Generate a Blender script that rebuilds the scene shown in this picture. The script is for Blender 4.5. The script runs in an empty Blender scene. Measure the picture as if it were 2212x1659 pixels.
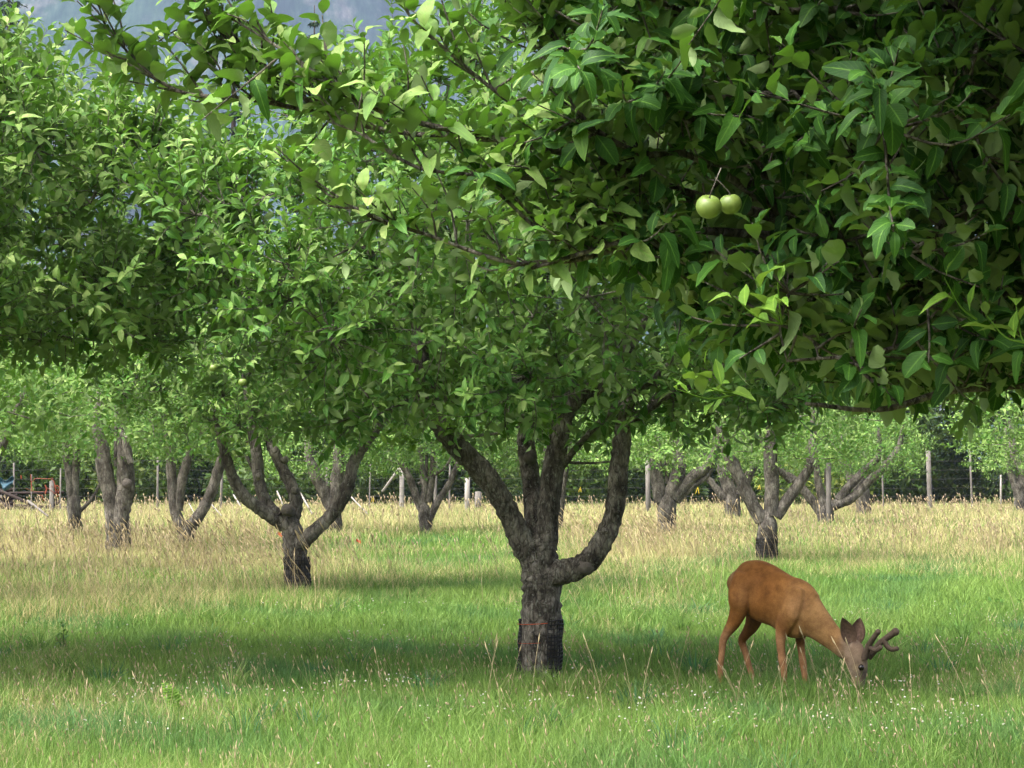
import bpy, math
import numpy as np
from mathutils import Vector
R = np.random.default_rng(7)
SC = bpy.context.scene
COL = SC.collection

# ---------------------------------------------------------------- camera, sky, sun, exposure
FPX = 4307.0                       # focal length in pixels of a 2212 px wide view of the photograph
CAMZ = 1.6
PITCH = math.atan(205.5 / FPX)
cam_d = bpy.data.cameras.new('camera')
cam = bpy.data.objects.new('camera', cam_d)
COL.objects.link(cam)
cam.location = (0, 0, CAMZ)
cam.rotation_euler = (math.pi / 2 + PITCH, 0, 0)
cam_d.sensor_width = 36
cam_d.lens = 36 * FPX / 2212
cam_d.clip_start = 0.1
cam_d.clip_end = 6000
SC.camera = cam

SUN_EL = math.radians(60)
SUN_AZ = math.radians(240)         # clockwise from +Y (the view direction)
world = bpy.data.worlds.new('World')
SC.world = world
world.use_nodes = True
wn = world.node_tree
bg = wn.nodes['Background']
sky = wn.nodes.new('ShaderNodeTexSky')
sky.sky_type = 'NISHITA'
sky.sun_disc = False
sky.sun_elevation = SUN_EL
sky.sun_rotation = SUN_AZ
sky.dust_density = 9.0
sky.air_density = 0.5
sky.ozone_density = 0.7
hsv = wn.nodes.new('ShaderNodeHueSaturation')      # thin overcast: the sky is paler than clear blue
hsv.inputs['Saturation'].default_value = 0.55
wn.links.new(sky.outputs[0], hsv.inputs['Color'])
wn.links.new(hsv.outputs[0], bg.inputs[0])
bg.inputs[1].default_value = 0.15

sun_d = bpy.data.lights.new('sun', 'SUN')
sun_d.energy = 0.65
sun_d.angle = math.radians(38)
sun_d.color = (1.0, 0.93, 0.80)
sun = bpy.data.objects.new('sun', sun_d)
COL.objects.link(sun)
sdir = Vector((math.sin(SUN_AZ) * math.cos(SUN_EL), math.cos(SUN_AZ) * math.cos(SUN_EL), math.sin(SUN_EL)))
sun.rotation_euler = sdir.to_track_quat('Z', 'Y').to_euler()
sun.location = (0, 0, 60)

SC.view_settings.view_transform = 'Standard'
SC.view_settings.look = 'None'
SC.view_settings.gamma = 1.0
SC.view_settings.exposure = 2.08
SC.cycles.max_bounces = 8
SC.cycles.diffuse_bounces = 4
SC.cycles.transmission_bounces = 4
SC.cycles.glossy_bounces = 2
SC.cycles.volume_bounces = 0

# ---------------------------------------------------------------- helpers: pixels of the 2212 x 1659 view to points
cp, sp = math.cos(PITCH), math.sin(PITCH)
def ray(x, y):
    a = (x - 1106.0) / FPX
    b = (829.5 - y) / FPX
    return np.array([a, cp - b * sp, sp + b * cp])
def P(x, y, d):
    r = ray(x, y)
    return np.array([0, 0, CAMZ]) + r * (d / r[1])
def ground_depth(y):
    r = ray(1106, y)
    return -CAMZ / r[2] * r[1]
def proj(p):
    p = np.atleast_2d(p) - np.array([0, 0, CAMZ])
    f = p[:, 1] * cp + p[:, 2] * sp
    u = -p[:, 1] * sp + p[:, 2] * cp
    f = np.maximum(f, 1e-3)
    return 1106 + FPX * p[:, 0] / f, 829.5 - FPX * u / f
Z4 = lambda x, y: (x * .32, 619.4 + y * .32)
Z5 = lambda x, y: (442.4 + x * .2933, 840.5 + y * .2933)
Z6 = lambda x, y: (884.8 + x * .4535, 752.1 + y * .4535)
Z7 = lambda x, y: (1371.4 + x * .38, 840.5 + y * .38)
ZV = lambda x, y: (x, y)

def nrm(v):
    return v / np.maximum(np.linalg.norm(v, axis=-1, keepdims=True), 1e-9)

# ---------------------------------------------------------------- helpers: objects
def link(o, parent=None):
    COL.objects.link(o)
    if parent is not None:
        o.parent = parent
    return o
def tag(o, label=None, cat=None, group=None, kind=None):
    if label: o['label'] = label
    if cat: o['category'] = cat
    if group: o['group'] = group
    if kind: o['kind'] = kind
    return o
def thing(name, label, cat, loc=(0, 0, 0), group=None):
    o = bpy.data.objects.new(name, None)
    o.empty_display_size = 0.2
    o.location = loc
    link(o)
    return tag(o, label, cat, group)
def fast_mesh(name, verts, faces, smooth=True, attrs=None, fattr=None):
    """faces: list of int arrays (n, k), k corners each; attrs: point float attributes"""
    me = bpy.data.meshes.new(name)
    verts = np.asarray(verts, np.float32)
    faces = [np.asarray(f, np.int32) for f in faces if len(f)]
    loops = np.concatenate([f.ravel() for f in faces])
    tot = np.concatenate([np.full(len(f), f.shape[1], np.int32) for f in faces])
    start = np.concatenate([[0], np.cumsum(tot)[:-1]]).astype(np.int32)
    me.vertices.add(len(verts)); me.vertices.foreach_set('co', verts.ravel())
    me.loops.add(len(loops)); me.loops.foreach_set('vertex_index', loops)
    me.polygons.add(len(tot)); me.polygons.foreach_set('loop_start', start)
    me.update(calc_edges=True)
    if smooth:
        me.polygons.foreach_set('use_smooth', np.ones(len(tot), bool))
    for k, v in (attrs or {}).items():
        v = np.asarray(v, np.float32)
        if v.ndim == 1:
            a = me.attributes.new(k, 'FLOAT', 'POINT'); a.data.foreach_set('value', v)
        else:
            a = me.attributes.new(k, 'FLOAT_COLOR', 'POINT')
            c = np.ones((len(v), 4), np.float32); c[:, :3] = v
            a.data.foreach_set('color', c.ravel())
    return me
class Geo:
    def __init__(s):
        s.v = []; s.f = {}; s.n = 0; s.a = {}
    def add(s, v, faces, **attrs):
        v = np.asarray(v, np.float32)
        s.v.append(v)
        for f in faces:
            f = np.asarray(f, np.int32)
            if len(f): s.f.setdefault(f.shape[1], []).append(f + s.n)
        for k, a in attrs.items():
            s.a.setdefault(k, []).append(np.asarray(a, np.float32))
        s.n += len(v)
    def build(s, name, mat, parent=None, smooth=True, origin=None):
        v = np.concatenate(s.v)
        if origin is not None: v = v - np.asarray(origin)
        me = fast_mesh(name, v, [np.concatenate(x) for x in s.f.values()], smooth, {k: np.concatenate(a) for k, a in s.a.items()})
        me.materials.append(mat)
        return link(bpy.data.objects.new(name, me), parent)
def catmull(pts, per=5):
    """pts (n, k): smooth resample"""
    p = np.asarray(pts, float)
    if len(p) < 3:
        t = np.linspace(0, 1, per + 1)[:, None]
        return p[0] * (1 - t) + p[1] * t
    q = np.vstack([2 * p[0] - p[1], p, 2 * p[-1] - p[-2]])
    out = []
    for i in range(1, len(q) - 2):
        for t in np.linspace(0, 1, per, endpoint=False):
            a, b, c, d = q[i - 1], q[i], q[i + 1], q[i + 2]
            out.append(.5 * ((2 * b) + (c - a) * t + (2 * a - 5 * b + 4 * c - d) * t * t + (3 * b - a - 3 * c + d) * t ** 3))
    out.append(p[-1])
    return np.array(out)
def tube(geo, pts, rad, k=8, cap=True, bump=0.0, capstart=False):
    p = np.asarray(pts, float); n = len(p)
    r = np.broadcast_to(np.asarray(rad, float), (n,))
    t = np.gradient(p, axis=0); t = nrm(t)
    ref = np.array([0, 0, 1.0]) if abs(t[0][2]) < .9 else np.array([1.0, 0, 0])
    u = nrm(np.cross(t[0], ref)); us = []
    for i in range(n):
        u = u - t[i] * np.dot(u, t[i]); u = u / max(np.linalg.norm(u), 1e-9); us.append(u)
    us = np.array(us); w = np.cross(t, us)
    a = np.arange(k) * 2 * math.pi / k
    rr = r[:, None] * np.ones((1, k))
    if bump:
        rr = rr * (1 + bump * (R.random((n, k)) - .5) + bump * .8 * (R.random((n, 1)) - .5))
    v = p[:, None, :] + (us[:, None, :] * np.cos(a)[None, :, None] + w[:, None, :] * np.sin(a)[None, :, None]) * rr[:, :, None]
    v = v.reshape(-1, 3)
    i = np.arange(n - 1)[:, None] * k; j = np.arange(k)[None, :]; j2 = (j + 1) % k
    q = np.stack([i + j, i + j2, i + k + j2, i + k + j], -1).reshape(-1, 4)
    fs = [q]
    if cap:
        v = np.vstack([v, p[-1] + t[-1] * r[-1] * .35]); m = len(v) - 1; b = (n - 1) * k
        fs.append(np.stack([b + np.arange(k), b + (np.arange(k) + 1) % k, np.full(k, m)], -1))
    if capstart:
        v = np.vstack([v, p[0] - t[0] * r[0] * .1]); m = len(v) - 1
        fs.append(np.stack([(np.arange(k) + 1) % k, np.arange(k), np.full(k, m)], -1))
    geo.add(v, fs)
def ellipsoid(geo, c, r, nu=14, nv=10, fn=None):
    th = np.linspace(0, math.pi, nv); ph = np.arange(nu) * 2 * math.pi / nu
    T, F = np.meshgrid(th, ph, indexing='ij')
    v = np.stack([np.sin(T) * np.cos(F) * r[0], np.sin(T) * np.sin(F) * r[1], np.cos(T) * r[2]], -1).reshape(-1, 3)
    if fn is not None: v = fn(v)
    i = np.arange(nv - 1)[:, None] * nu; j = np.arange(nu)[None, :]; j2 = (j + 1) % nu
    q = np.stack([i + j, i + nu + j, i + nu + j2, i + j2], -1).reshape(-1, 4)
    geo.add(v + np.asarray(c), [q])
def waves(x, y, scale, seed, n=7):
    g = np.random.default_rng(seed); s = 0
    for _ in range(n):
        a = g.random() * 6.28; k = (0.5 + g.random() * 1.3) * 6.28 / scale
        s = s + np.sin(k * (x * math.cos(a) + y * math.sin(a)) + g.random() * 6.28)
    return s / math.sqrt(n)
def sstep(a, b, x):
    t = np.clip((x - a) / (b - a), 0, 1); return t * t * (3 - 2 * t)

# ---------------------------------------------------------------- materials
def new_mat(name):
    m = bpy.data.materials.new(name); m.use_nodes = True
    nt = m.node_tree; b = nt.nodes['Principled BSDF']
    return m, nt, b
def N(nt, t, **kw):
    n = nt.nodes.new(t)
    for k, v in kw.items():
        setattr(n, k, v)
    return n
def ramp(nt, stops, src=None):
    n = nt.nodes.new('ShaderNodeValToRGB'); e = n.color_ramp.elements
    while len(e) < len(stops): e.new(0.5)
    for i, (p, c) in enumerate(stops):
        e[i].position = p; e[i].color = (*c, 1)
    if src is not None: nt.links.new(src, n.inputs[0])
    return n
def mixc(nt, f, a, b, mode='MIX'):
    n = nt.nodes.new('ShaderNodeMix'); n.data_type = 'RGBA'; n.blend_type = mode
    for s, v in ((0, f), (6, a), (7, b)):
        if hasattr(v, 'links'): nt.links.new(v, n.inputs[s])
        else: n.inputs[s].default_value = v if s == 0 else (*v, 1)
    return n.outputs[2]
def noise(nt, scale, detail=4, rough=.6, vec=None):
    n = nt.nodes.new('ShaderNodeTexNoise'); n.inputs['Scale'].default_value = scale
    n.inputs['Detail'].default_value = detail; n.inputs['Roughness'].default_value = rough
    if vec is not None: nt.links.new(vec, n.inputs['Vector'])
    return n

def leaf_material(name, dark, mid, light, under, trans, tf=.25, rough=.55):
    m, nt, b = new_mat(name)
    at = N(nt, 'ShaderNodeAttribute', attribute_name='tint')
    ac = N(nt, 'ShaderNodeAttribute', attribute_name='rib')
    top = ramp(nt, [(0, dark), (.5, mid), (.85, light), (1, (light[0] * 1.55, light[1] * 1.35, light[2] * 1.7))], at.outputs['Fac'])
    rib = ramp(nt, [(0, (1, 1, 1)), (.12, (0, 0, 0))], ac.outputs['Fac'])
    c1 = mixc(nt, rib.outputs[0], top.outputs[0], (mid[0] * 2.4 + .02, mid[1] * 1.9 + .02, mid[2] * 2 + .01))
    # side veins, blotches and a little surface relief
    al = N(nt, 'ShaderNodeAttribute', attribute_name='along')
    ma = N(nt, 'ShaderNodeMath', operation='MULTIPLY_ADD'); ma.inputs[1].default_value = -.28
    nt.links.new(ac.outputs['Fac'], ma.inputs[0]); nt.links.new(al.outputs['Fac'], ma.inputs[2])
    mb_ = N(nt, 'ShaderNodeMath', operation='MULTIPLY'); mb_.inputs[1].default_value = 9.0; nt.links.new(ma.outputs[0], mb_.inputs[0])
    mc_ = N(nt, 'ShaderNodeMath', operation='PINGPONG'); mc_.inputs[1].default_value = .5; nt.links.new(mb_.outputs[0], mc_.inputs[0])
    vein = ramp(nt, [(0, (1, 1, 1)), (.16, (0, 0, 0))], mc_.outputs[0])
    tco = N(nt, 'ShaderNodeTexCoord')
    blotch = noise(nt, 42, 4, .7, tco.outputs['Object'])
    br_ = ramp(nt, [(.3, (.72, .78, .74)), (.7, (1.22, 1.16, 1.12))], blotch.outputs[0])
    c1 = mixc(nt, 1, c1, br_.outputs[0], 'MULTIPLY')
    vf = N(nt, 'ShaderNodeMath', operation='MULTIPLY'); vf.inputs[1].default_value = .22; nt.links.new(vein.outputs[0], vf.inputs[0])
    c1 = mixc(nt, vf.outputs[0], c1, (mid[0] * 2.2 + .02, mid[1] * 1.7 + .02, mid[2] * 2))
    hs = N(nt, 'ShaderNodeMath', operation='MULTIPLY_ADD'); hs.inputs[1].default_value = -.8
    nt.links.new(vein.outputs[0], hs.inputs[0]); nt.links.new(blotch.outputs[0], hs.inputs[2])
    bu = N(nt, 'ShaderNodeBump'); bu.inputs['Strength'].default_value = .35; bu.inputs['Distance'].default_value = .003
    nt.links.new(hs.outputs[0], bu.inputs['Height']); nt.links.new(bu.outputs[0], b.inputs['Normal'])
    geo = N(nt, 'ShaderNodeNewGeometry')
    c2 = mixc(nt, geo.outputs['Backfacing'], c1, under)
    nt.links.new(c2, b.inputs['Base Color'])
    b.inputs['Roughness'].default_value = rough
    b.inputs['Specular IOR Level'].default_value = .2
    tr = N(nt, 'ShaderNodeBsdfTranslucent')
    tc = mixc(nt, at.outputs['Fac'], (trans[0] * .7, trans[1] * .7, trans[2] * .7), trans)
    nt.links.new(tc, tr.inputs[0])
    mx = N(nt, 'ShaderNodeMixShader'); mx.inputs[0].default_value = tf
    nt.links.new(b.outputs[0], mx.inputs[1]); nt.links.new(tr.outputs[0], mx.inputs[2])
    nt.links.new(mx.outputs[0], nt.nodes['Material Output'].inputs[0])
    return m
M_LEAF = leaf_material('apple_leaf', (.016, .064, .013), (.052, .152, .020), (.185, .285, .075), (.20, .295, .115), (.092, .235, .015))
M_FRESH = leaf_material('young_apple_leaf', (.09, .21, .025), (.13, .27, .035), (.17, .31, .05), (.2, .3, .1), (.17, .32, .03), .36)
M_WOODLAND = leaf_material('woodland_leaf', (.012, .035, .008), (.045, .095, .014), (.14, .175, .03), (.10, .15, .045), (.09, .16, .015))
M_NEEDLE = leaf_material('conifer_needle', (.012, .032, .016), (.02, .05, .022), (.035, .07, .03), (.03, .06, .03), (.02, .05, .02), .1, .6)

def bark_material(name, dark, mid, light, scale=1.0, lichen=.35):
    m, nt, b = new_mat(name)
    tc = N(nt, 'ShaderNodeTexCoord')
    mp = N(nt, 'ShaderNodeMapping'); mp.inputs['Scale'].default_value = (1, 1, .45)
    nt.links.new(tc.outputs['Object'], mp.inputs[0])
    n1 = noise(nt, 14 * scale, 8, .72, mp.outputs[0])
    n2 = noise(nt, 42 * scale, 6, .7, mp.outputs[0])
    n3 = noise(nt, 4 * scale, 3, .6, tc.outputs['Object'])
    v = N(nt, 'ShaderNodeTexVoronoi', feature='DISTANCE_TO_EDGE'); v.inputs['Scale'].default_value = 26 * scale
    nt.links.new(mp.outputs[0], v.inputs['Vector'])
    c = ramp(nt, [(.36, dark), (.5, mid), (.62, light)], n1.outputs[0]).outputs[0]
    cr = ramp(nt, [(0, (.25, .25, .25)), (.10, (1, 1, 1))], v.outputs[0])
    c = mixc(nt, .45, c, cr.outputs[0], 'MULTIPLY')
    big = ramp(nt, [(.38, (.5, .48, .45)), (.62, (1.25, 1.22, 1.2))], n3.outputs[0])
    c = mixc(nt, 1, c, big.outputs[0], 'MULTIPLY')
    sp_ = ramp(nt, [(.56, (0, 0, 0)), (.62, (1, 1, 1))], n2.outputs[0])
    f = N(nt, 'ShaderNodeMath', operation='MULTIPLY'); f.inputs[1].default_value = lichen
    nt.links.new(sp_.outputs[0], f.inputs[0])
    c = mixc(nt, f.outputs[0], c, (.30, .31, .26))
    nt.links.new(c, b.inputs['Base Color'])
    b.inputs['Roughness'].default_value = .92
    b.inputs['Specular IOR Level'].default_value = .2
    h = N(nt, 'ShaderNodeMath', operation='ADD')
    hm = N(nt, 'ShaderNodeMath', operation='MULTIPLY'); hm.inputs[1].default_value = .35
    nt.links.new(cr.outputs[0], hm.inputs[0])
    nt.links.new(n1.outputs[0], h.inputs[0]); nt.links.new(hm.outputs[0], h.inputs[1])
    bu = N(nt, 'ShaderNodeBump'); bu.inputs['Strength'].default_value = 1.0; bu.inputs['Distance'].default_value = .035
    nt.links.new(h.outputs[0], bu.inputs['Height']); nt.links.new(bu.outputs[0], b.inputs['Normal'])
    return m
M_BARK = bark_material('apple_bark', (.036, .033, .028), (.135, .124, .105), (.28, .265, .23), 1.0, .5)
M_BARK_FAR = bark_material('grey_apple_bark', (.060, .054, .046), (.13, .12, .104), (.24, .225, .195), .6, .35)
M_BARK_RED = bark_material('conifer_bark', (.03, .02, .015), (.07, .05, .04), (.1, .08, .06), .5, .1)
def simple_mat(name, col, rough=.8, var=.25, scale=30, spec=.3, bump=0.0, stretch=None):
    m, nt, b = new_mat(name)
    tc = N(nt, 'ShaderNodeTexCoord'); src = tc.outputs['Object']
    if stretch:
        mp = N(nt, 'ShaderNodeMapping'); mp.inputs['Scale'].default_value = stretch
        nt.links.new(src, mp.inputs[0]); src = mp.outputs[0]
    n = noise(nt, scale, 5, .65, src)
    lo = tuple(c * (1 - var) for c in col); hi = tuple(min(1, c * (1 + var)) for c in col)
    c = ramp(nt, [(.3, lo), (.7, hi)], n.outputs[0])
    nt.links.new(c.outputs[0], b.inputs['Base Color'])
    b.inputs['Roughness'].default_value = rough
    b.inputs['Specular IOR Level'].default_value = spec
    if bump:
        bu = N(nt, 'ShaderNodeBump'); bu.inputs['Strength'].default_value = bump; bu.inputs['Distance'].default_value = .01
        nt.links.new(n.outputs[0], bu.inputs['Height']); nt.links.new(bu.outputs[0], b.inputs['Normal'])
    return m
M_POST = simple_mat('weathered_post', (.14, .13, .115), .9, .45, 9, .2, .4, (6, 6, .6))
M_PALE = simple_mat('bleached_wood', (.24, .225, .20), .85, .25, 9, .2, .3, (6, 6, .6))
M_WIRE = simple_mat('dark_wire', (.06, .055, .05), .6, .2)
M_GUARD = simple_mat('black_plastic_mesh', (.012, .012, .012), .45, .3, 30, .4)
M_ORANGE = simple_mat('orange_plastic', (.40, .065, .02), .55, .2, 20)
M_NET = simple_mat('dimmed_orange_net', (.20, .045, .018), .6, .3, 20)  # orange dimmed well below that of the flags and ties
M_CUT = simple_mat('weathered_cut_wood', (.10, .088, .075), .9, .4, 25, .2, .5)
M_WHITECUT = simple_mat('fresh_cut_wood', (.70, .66, .58), .8, .1, 25)
M_BLUE = simple_mat('blue_tarpaulin', (.02, .06, .085), .5, .25, 6)
M_DARKWOOD = simple_mat('rotting_dark_wood', (.03, .022, .018), .95, .4, 8)
M_YELLOW = simple_mat('yellow_ribbon_plastic', (.65, .50, .04), .5, .15, 20)
def vcol_mat(name, rough=.8, trans=0.0, spec=.3, bump=None, gain=1.0):
    m, nt, b = new_mat(name)
    at = N(nt, 'ShaderNodeAttribute', attribute_name='tone')
    c = at.outputs['Color']
    if bump:
        tc = N(nt, 'ShaderNodeTexCoord')
        mp = N(nt, 'ShaderNodeMapping'); mp.inputs['Scale'].default_value = (1, 1, 1)
        nt.links.new(tc.outputs['Object'], mp.inputs[0])
        n = noise(nt, bump, 6, .75, mp.outputs[0])
        n2 = noise(nt, bump * .09, 3, .6, mp.outputs[0])
        r = ramp(nt, [(.25, (.62, .60, .58)), (.75, (1.32, 1.34, 1.36))], n.outputs[0])
        r2 = ramp(nt, [(.3, (.68, .64, .60)), (.7, (1.25, 1.28, 1.30))], n2.outputs[0])
        c = mixc(nt, 1, c, r.outputs[0], 'MULTIPLY'); c = mixc(nt, 1, c, r2.outputs[0], 'MULTIPLY')
        bu = N(nt, 'ShaderNodeBump'); bu.inputs['Strength'].default_value = .5; bu.inputs['Distance'].default_value = .006
        nt.links.new(n.outputs[0], bu.inputs['Height']); nt.links.new(bu.outputs[0], b.inputs['Normal'])
    nt.links.new(c, b.inputs['Base Color'])
    b.inputs['Roughness'].default_value = rough
    b.inputs['Specular IOR Level'].default_value = spec
    if trans:
        tr = N(nt, 'ShaderNodeBsdfTranslucent'); nt.links.new(c, tr.inputs[0])
        mx = N(nt, 'ShaderNodeMixShader'); mx.inputs[0].default_value = trans
        nt.links.new(b.outputs[0], mx.inputs[1]); nt.links.new(tr.outputs[0], mx.inputs[2])
        nt.links.new(mx.outputs[0], nt.nodes['Material Output'].inputs[0])
    return m
M_GRASS = vcol_mat('grass_blade', .6, .4, .25)
M_FUR = vcol_mat('deer_fur', .8, 0, .15, 150)

# ---------------------------------------------------------------- setting: ground, mountain, haze
def tan_field(X, Y):
    """0 = lush green, 1 = dry straw"""
    t = sstep(20, 33, Y) * .42 + sstep(38, 62, Y) * .38
    px = 1106 + FPX * X / np.maximum(Y, 1)
    def blob(cx, cy, rx, ry, amp):
        return amp * np.exp(-((px - cx) / rx) ** 2 - ((Y - cy) / ry) ** 2)
    t = t + blob(150, 38, 500, 14, .35) + blob(120, 24, 430, 5, .42) + blob(1420, 38, 160, 9, .42) + blob(2050, 46, 330, 9, .22)
    t = t - blob(1000, 44, 190, 9, .55) - blob(930, 30, 220, 6, .25) - blob(1950, 29, 330, 6, .35) - blob(2000, 57, 220, 5, .35) - blob(1550, 29, 160, 4, .1)
    t = t + .16 * waves(X, Y, 7, 3) + .10 * waves(X, Y * .6, 2.2, 4)
    return np.clip(t, 0, 1)

m, nt, b = new_mat('meadow_soil')
tc = N(nt, 'ShaderNodeTexCoord')
n1 = noise(nt, .25, 6, .6, tc.outputs['Object'])
n2 = noise(nt, 9, 6, .7, tc.outputs['Object'])
c = ramp(nt, [(.35, (.06, .11, .025)), (.6, (.13, .13, .05))], n1.outputs[0])
r2 = ramp(nt, [(.3, (.5, .5, .5)), (.7, (1.2, 1.2, 1.2))], n2.outputs[0])
nt.links.new(mixc(nt, 1, c.outputs[0], r2.outputs[0], 'MULTIPLY'), b.inputs['Base Color'])
b.inputs['Roughness'].default_value = 1
b.inputs['Specular IOR Level'].default_value = 0
gv = np.array([[-3000, -300, 0], [3000, -300, 0], [3000, 3300, 0], [-3000, 3300, 0]], float)
g = Geo(); g.add(gv, [np.array([[0, 1, 2, 3]])])
tag(g.build('ground', m, smooth=False), kind='structure')

# mountain: a forested slope with pale rock, about a kilometre away
nx, ny = 220, 90
X, Y = np.meshgrid(np.linspace(-1500, 1500, nx), np.linspace(1240, 3000, ny))
base = sstep(1240, 2700, Y) * 860
ridge = (waves(X, Y, 840, 21) * 68 + waves(X + .3 * Y, Y * .4, 260, 22) * 32 + waves(X, Y * .5, 96, 23) * 12) * sstep(1300, 1800, Y)
Zm = base + ridge - 2
mv = np.stack([X, Y, Zm], -1).reshape(-1, 3)
i = np.arange(ny - 1)[:, None] * nx; j = np.arange(nx - 1)[None, :]
mq = np.stack([i + j, i + j + 1, i + nx + j + 1, i + nx + j], -1).reshape(-1, 4)
m, nt, b = new_mat('forested_slope')
tc = N(nt, 'ShaderNodeTexCoord')
mp = N(nt, 'ShaderNodeMapping'); mp.inputs['Scale'].default_value = (1, .35, .22)
nt.links.new(tc.outputs['Object'], mp.inputs[0])
n1 = noise(nt, .17, 8, .75, mp.outputs[0])
n2 = noise(nt, .015, 6, .65, tc.outputs['Object'])
forest = ramp(nt, [(.35, (.012, .03, .022)), (.55, (.03, .06, .04)), (.75, (.07, .10, .07))], n1.outputs[0])
rock = ramp(nt, [(.3, (.06, .06, .057)), (.7, (.18, .178, .17))], n1.outputs[0])
msk = ramp(nt, [(.55, (0, 0, 0)), (.72, (1, 1, 1))], n2.outputs[0])
nt.links.new(mixc(nt, msk.outputs[0], forest.outputs[0], rock.outputs[0]), b.inputs['Base Color'])
b.inputs['Roughness'].default_value = 1
b.inputs['Specular IOR Level'].default_value = 0
g = Geo(); g.add(mv, [mq])
tag(g.build('mountain', m), kind='structure')

# ---------------------------------------------------------------- leaves
def leaf_template(arch, fold, width, seed, detail=True):
    """leaf of length 1 along +Y, upper face +Z"""
    g = np.random.default_rng(seed)
    if detail == 2:
        s = np.array([.24, .36, .48, .60, .72, .84, .93]); w = np.array([.33, .45, .5, .48, .42, .33, .20]) * width * (1 + .10 * (g.random(7) - .5))
    elif detail:
        s = np.array([.30, .52, .76]); w = np.array([.40, .5, .36]) * width
    else:
        s = np.array([.5]); w = np.array([.5]) * width
    def mid(t): return np.array([0, t, -arch * t * t + .25 * arch * t])
    v = [np.array([0, 0, 0.])]; rib = [0.]
    tw = (g.random() - .5) * .5
    for k in range(len(s)):
        c = mid(s[k]); a = tw * s[k]
        wav = (g.random(2) - .5) * (.13 if detail == 2 else .09)
        for sd, wv in ((-1, wav[0]), (1, wav[1])):
            x = sd * w[k]; z = fold * w[k] + wv
            if sd == -1: L = c + np.array([x * math.cos(a) - z * math.sin(a), 0, x * math.sin(a) + z * math.cos(a)])
            else: Rr = c + np.array([x * math.cos(a) - z * math.sin(a), 0, x * math.sin(a) + z * math.cos(a)])
        v += [L, c, Rr]; rib += [1., 0., 1.]
    v.append(mid(1.0)); rib.append(0.)
    v = np.array(v); n = len(s); tip = len(v) - 1
    tri = [[0, 2, 1], [0, 3, 2], [1 + 3 * (n - 1), 2 + 3 * (n - 1), tip], [2 + 3 * (n - 1), 3 + 3 * (n - 1), tip]]
    quad = []
    for k in range(n - 1):
        a = 1 + 3 * k
        quad += [[a, a + 1, a + 4, a + 3], [a + 1, a + 2, a + 5, a + 4]]
    return v, np.array(tri), np.array(quad, int).reshape(-1, 4), np.array(rib), v[:, 1].copy()
T_FINE = [leaf_template(a, f, w, i) for i, (a, f, w) in enumerate([(.3, .4, .48), (.55, .3, .42), (.8, .5, .50), (.15, .35, .42), (1.1, .55, .46), (.45, .15, .54)])]
T_OVAL = [leaf_template(a, f, w, 20 + i, 2) for i, (a, f, w) in enumerate([(.4, .3, .58), (.7, .4, .52), (1.0, .35, .60), (.2, .45, .54), (1.3, .5, .56), (.5, .1, .62), (.9, .2, .54), (.3, .6, .50), (1.6, .45, .56), (.15, .25, .64)])]
T_LOW = [leaf_template(a, f, w, i, False) for i, (a, f, w) in enumerate([(.3, .4, .48), (.7, .3, .45), (.1, .5, .52)])]
LEAF_MASK = None
def leaves(geo, pos, dr, up, size, tint, templates):
    if LEAF_MASK is not None:
        k = LEAF_MASK(pos + nrm(dr) * size[:, None] * .5)
        pos, dr, up, size, tint = pos[k], dr[k], up[k], size[k], tint[k]
    y = nrm(dr); z = nrm(up - y * np.sum(up * y, 1, keepdims=True)); x = np.cross(y, z)
    pick = R.integers(0, len(templates), len(pos))
    for ti, (tv, tri, quad, rib, along) in enumerate(templates):
        k = np.nonzero(pick == ti)[0]
        if not len(k): continue
        n = len(tv)
        wd = (size[k] * (.85 + .3 * R.random(len(k))))[:, None, None]
        v = pos[k][:, None, :] + x[k][:, None, :] * tv[None, :, 0, None] * wd + (y[k][:, None, :] * tv[None, :, 1, None] + z[k][:, None, :] * tv[None, :, 2, None]) * size[k][:, None, None]
        off = (np.arange(len(k)) * n)[:, None, None]
        fs = [(tri[None] + off).reshape(-1, 3)]
        if len(quad): fs.append((quad[None] + off).reshape(-1, 4))
        geo.add(v.reshape(-1, 3), fs, tint=np.repeat(tint[k], n), rib=np.tile(rib, len(k)), along=np.tile(along, len(k)))
UP = np.array([0, 0, 1.0])
ERECT = 0.0
def leaf_run(pts, size, gap=.024, start=.15, tint=.45, tspread=.3):
    """leaves set alternately along a shoot; returns arrays"""
    p = np.asarray(pts); seg = np.linalg.norm(np.diff(p, axis=0), axis=1); L = np.concatenate([[0], np.cumsum(seg)])
    n = max(3, int(L[-1] * (1 - start) / gap))
    t = np.linspace(start, 1, n) * L[-1]
    q = np.stack([np.interp(t, L, p[:, c]) for c in range(3)], 1)
    ax = nrm(np.stack([np.interp(np.minimum(t + .02, L[-1]), L, p[:, c]) - np.interp(np.maximum(t - .02, 0), L, p[:, c]) for c in range(3)], 1))
    ang = R.random() * 6.28 + np.arange(n) * 2.4 + R.normal(0, .35, n)
    ref = np.where(np.abs(ax[:, 2:3]) < .95, UP, np.array([1.0, 0, 0]))
    u = nrm(np.cross(ax, ref)); w = np.cross(ax, u)
    rad = u * np.cos(ang)[:, None] + w * np.sin(ang)[:, None]
    f = t / L[-1]
    d = ax * (.45 + .55 * f ** 2)[:, None] + rad * .95 + UP * (.12 + ERECT + R.normal(0, .22, n))[:, None]
    no = UP * .9 + ax * .55 + rad * -.15 + R.normal(0, .28, (n, 3))
    sz = size * (.75 + .4 * R.random(n)) * np.where(f > .8, 1 - 1.6 * (f - .8), 1)
    tn = np.clip(tint + R.normal(0, tspread * .5, n) + (f - .6) * .25, 0, 1)
    return q + rad * .006, d, no, sz, tn

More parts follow.
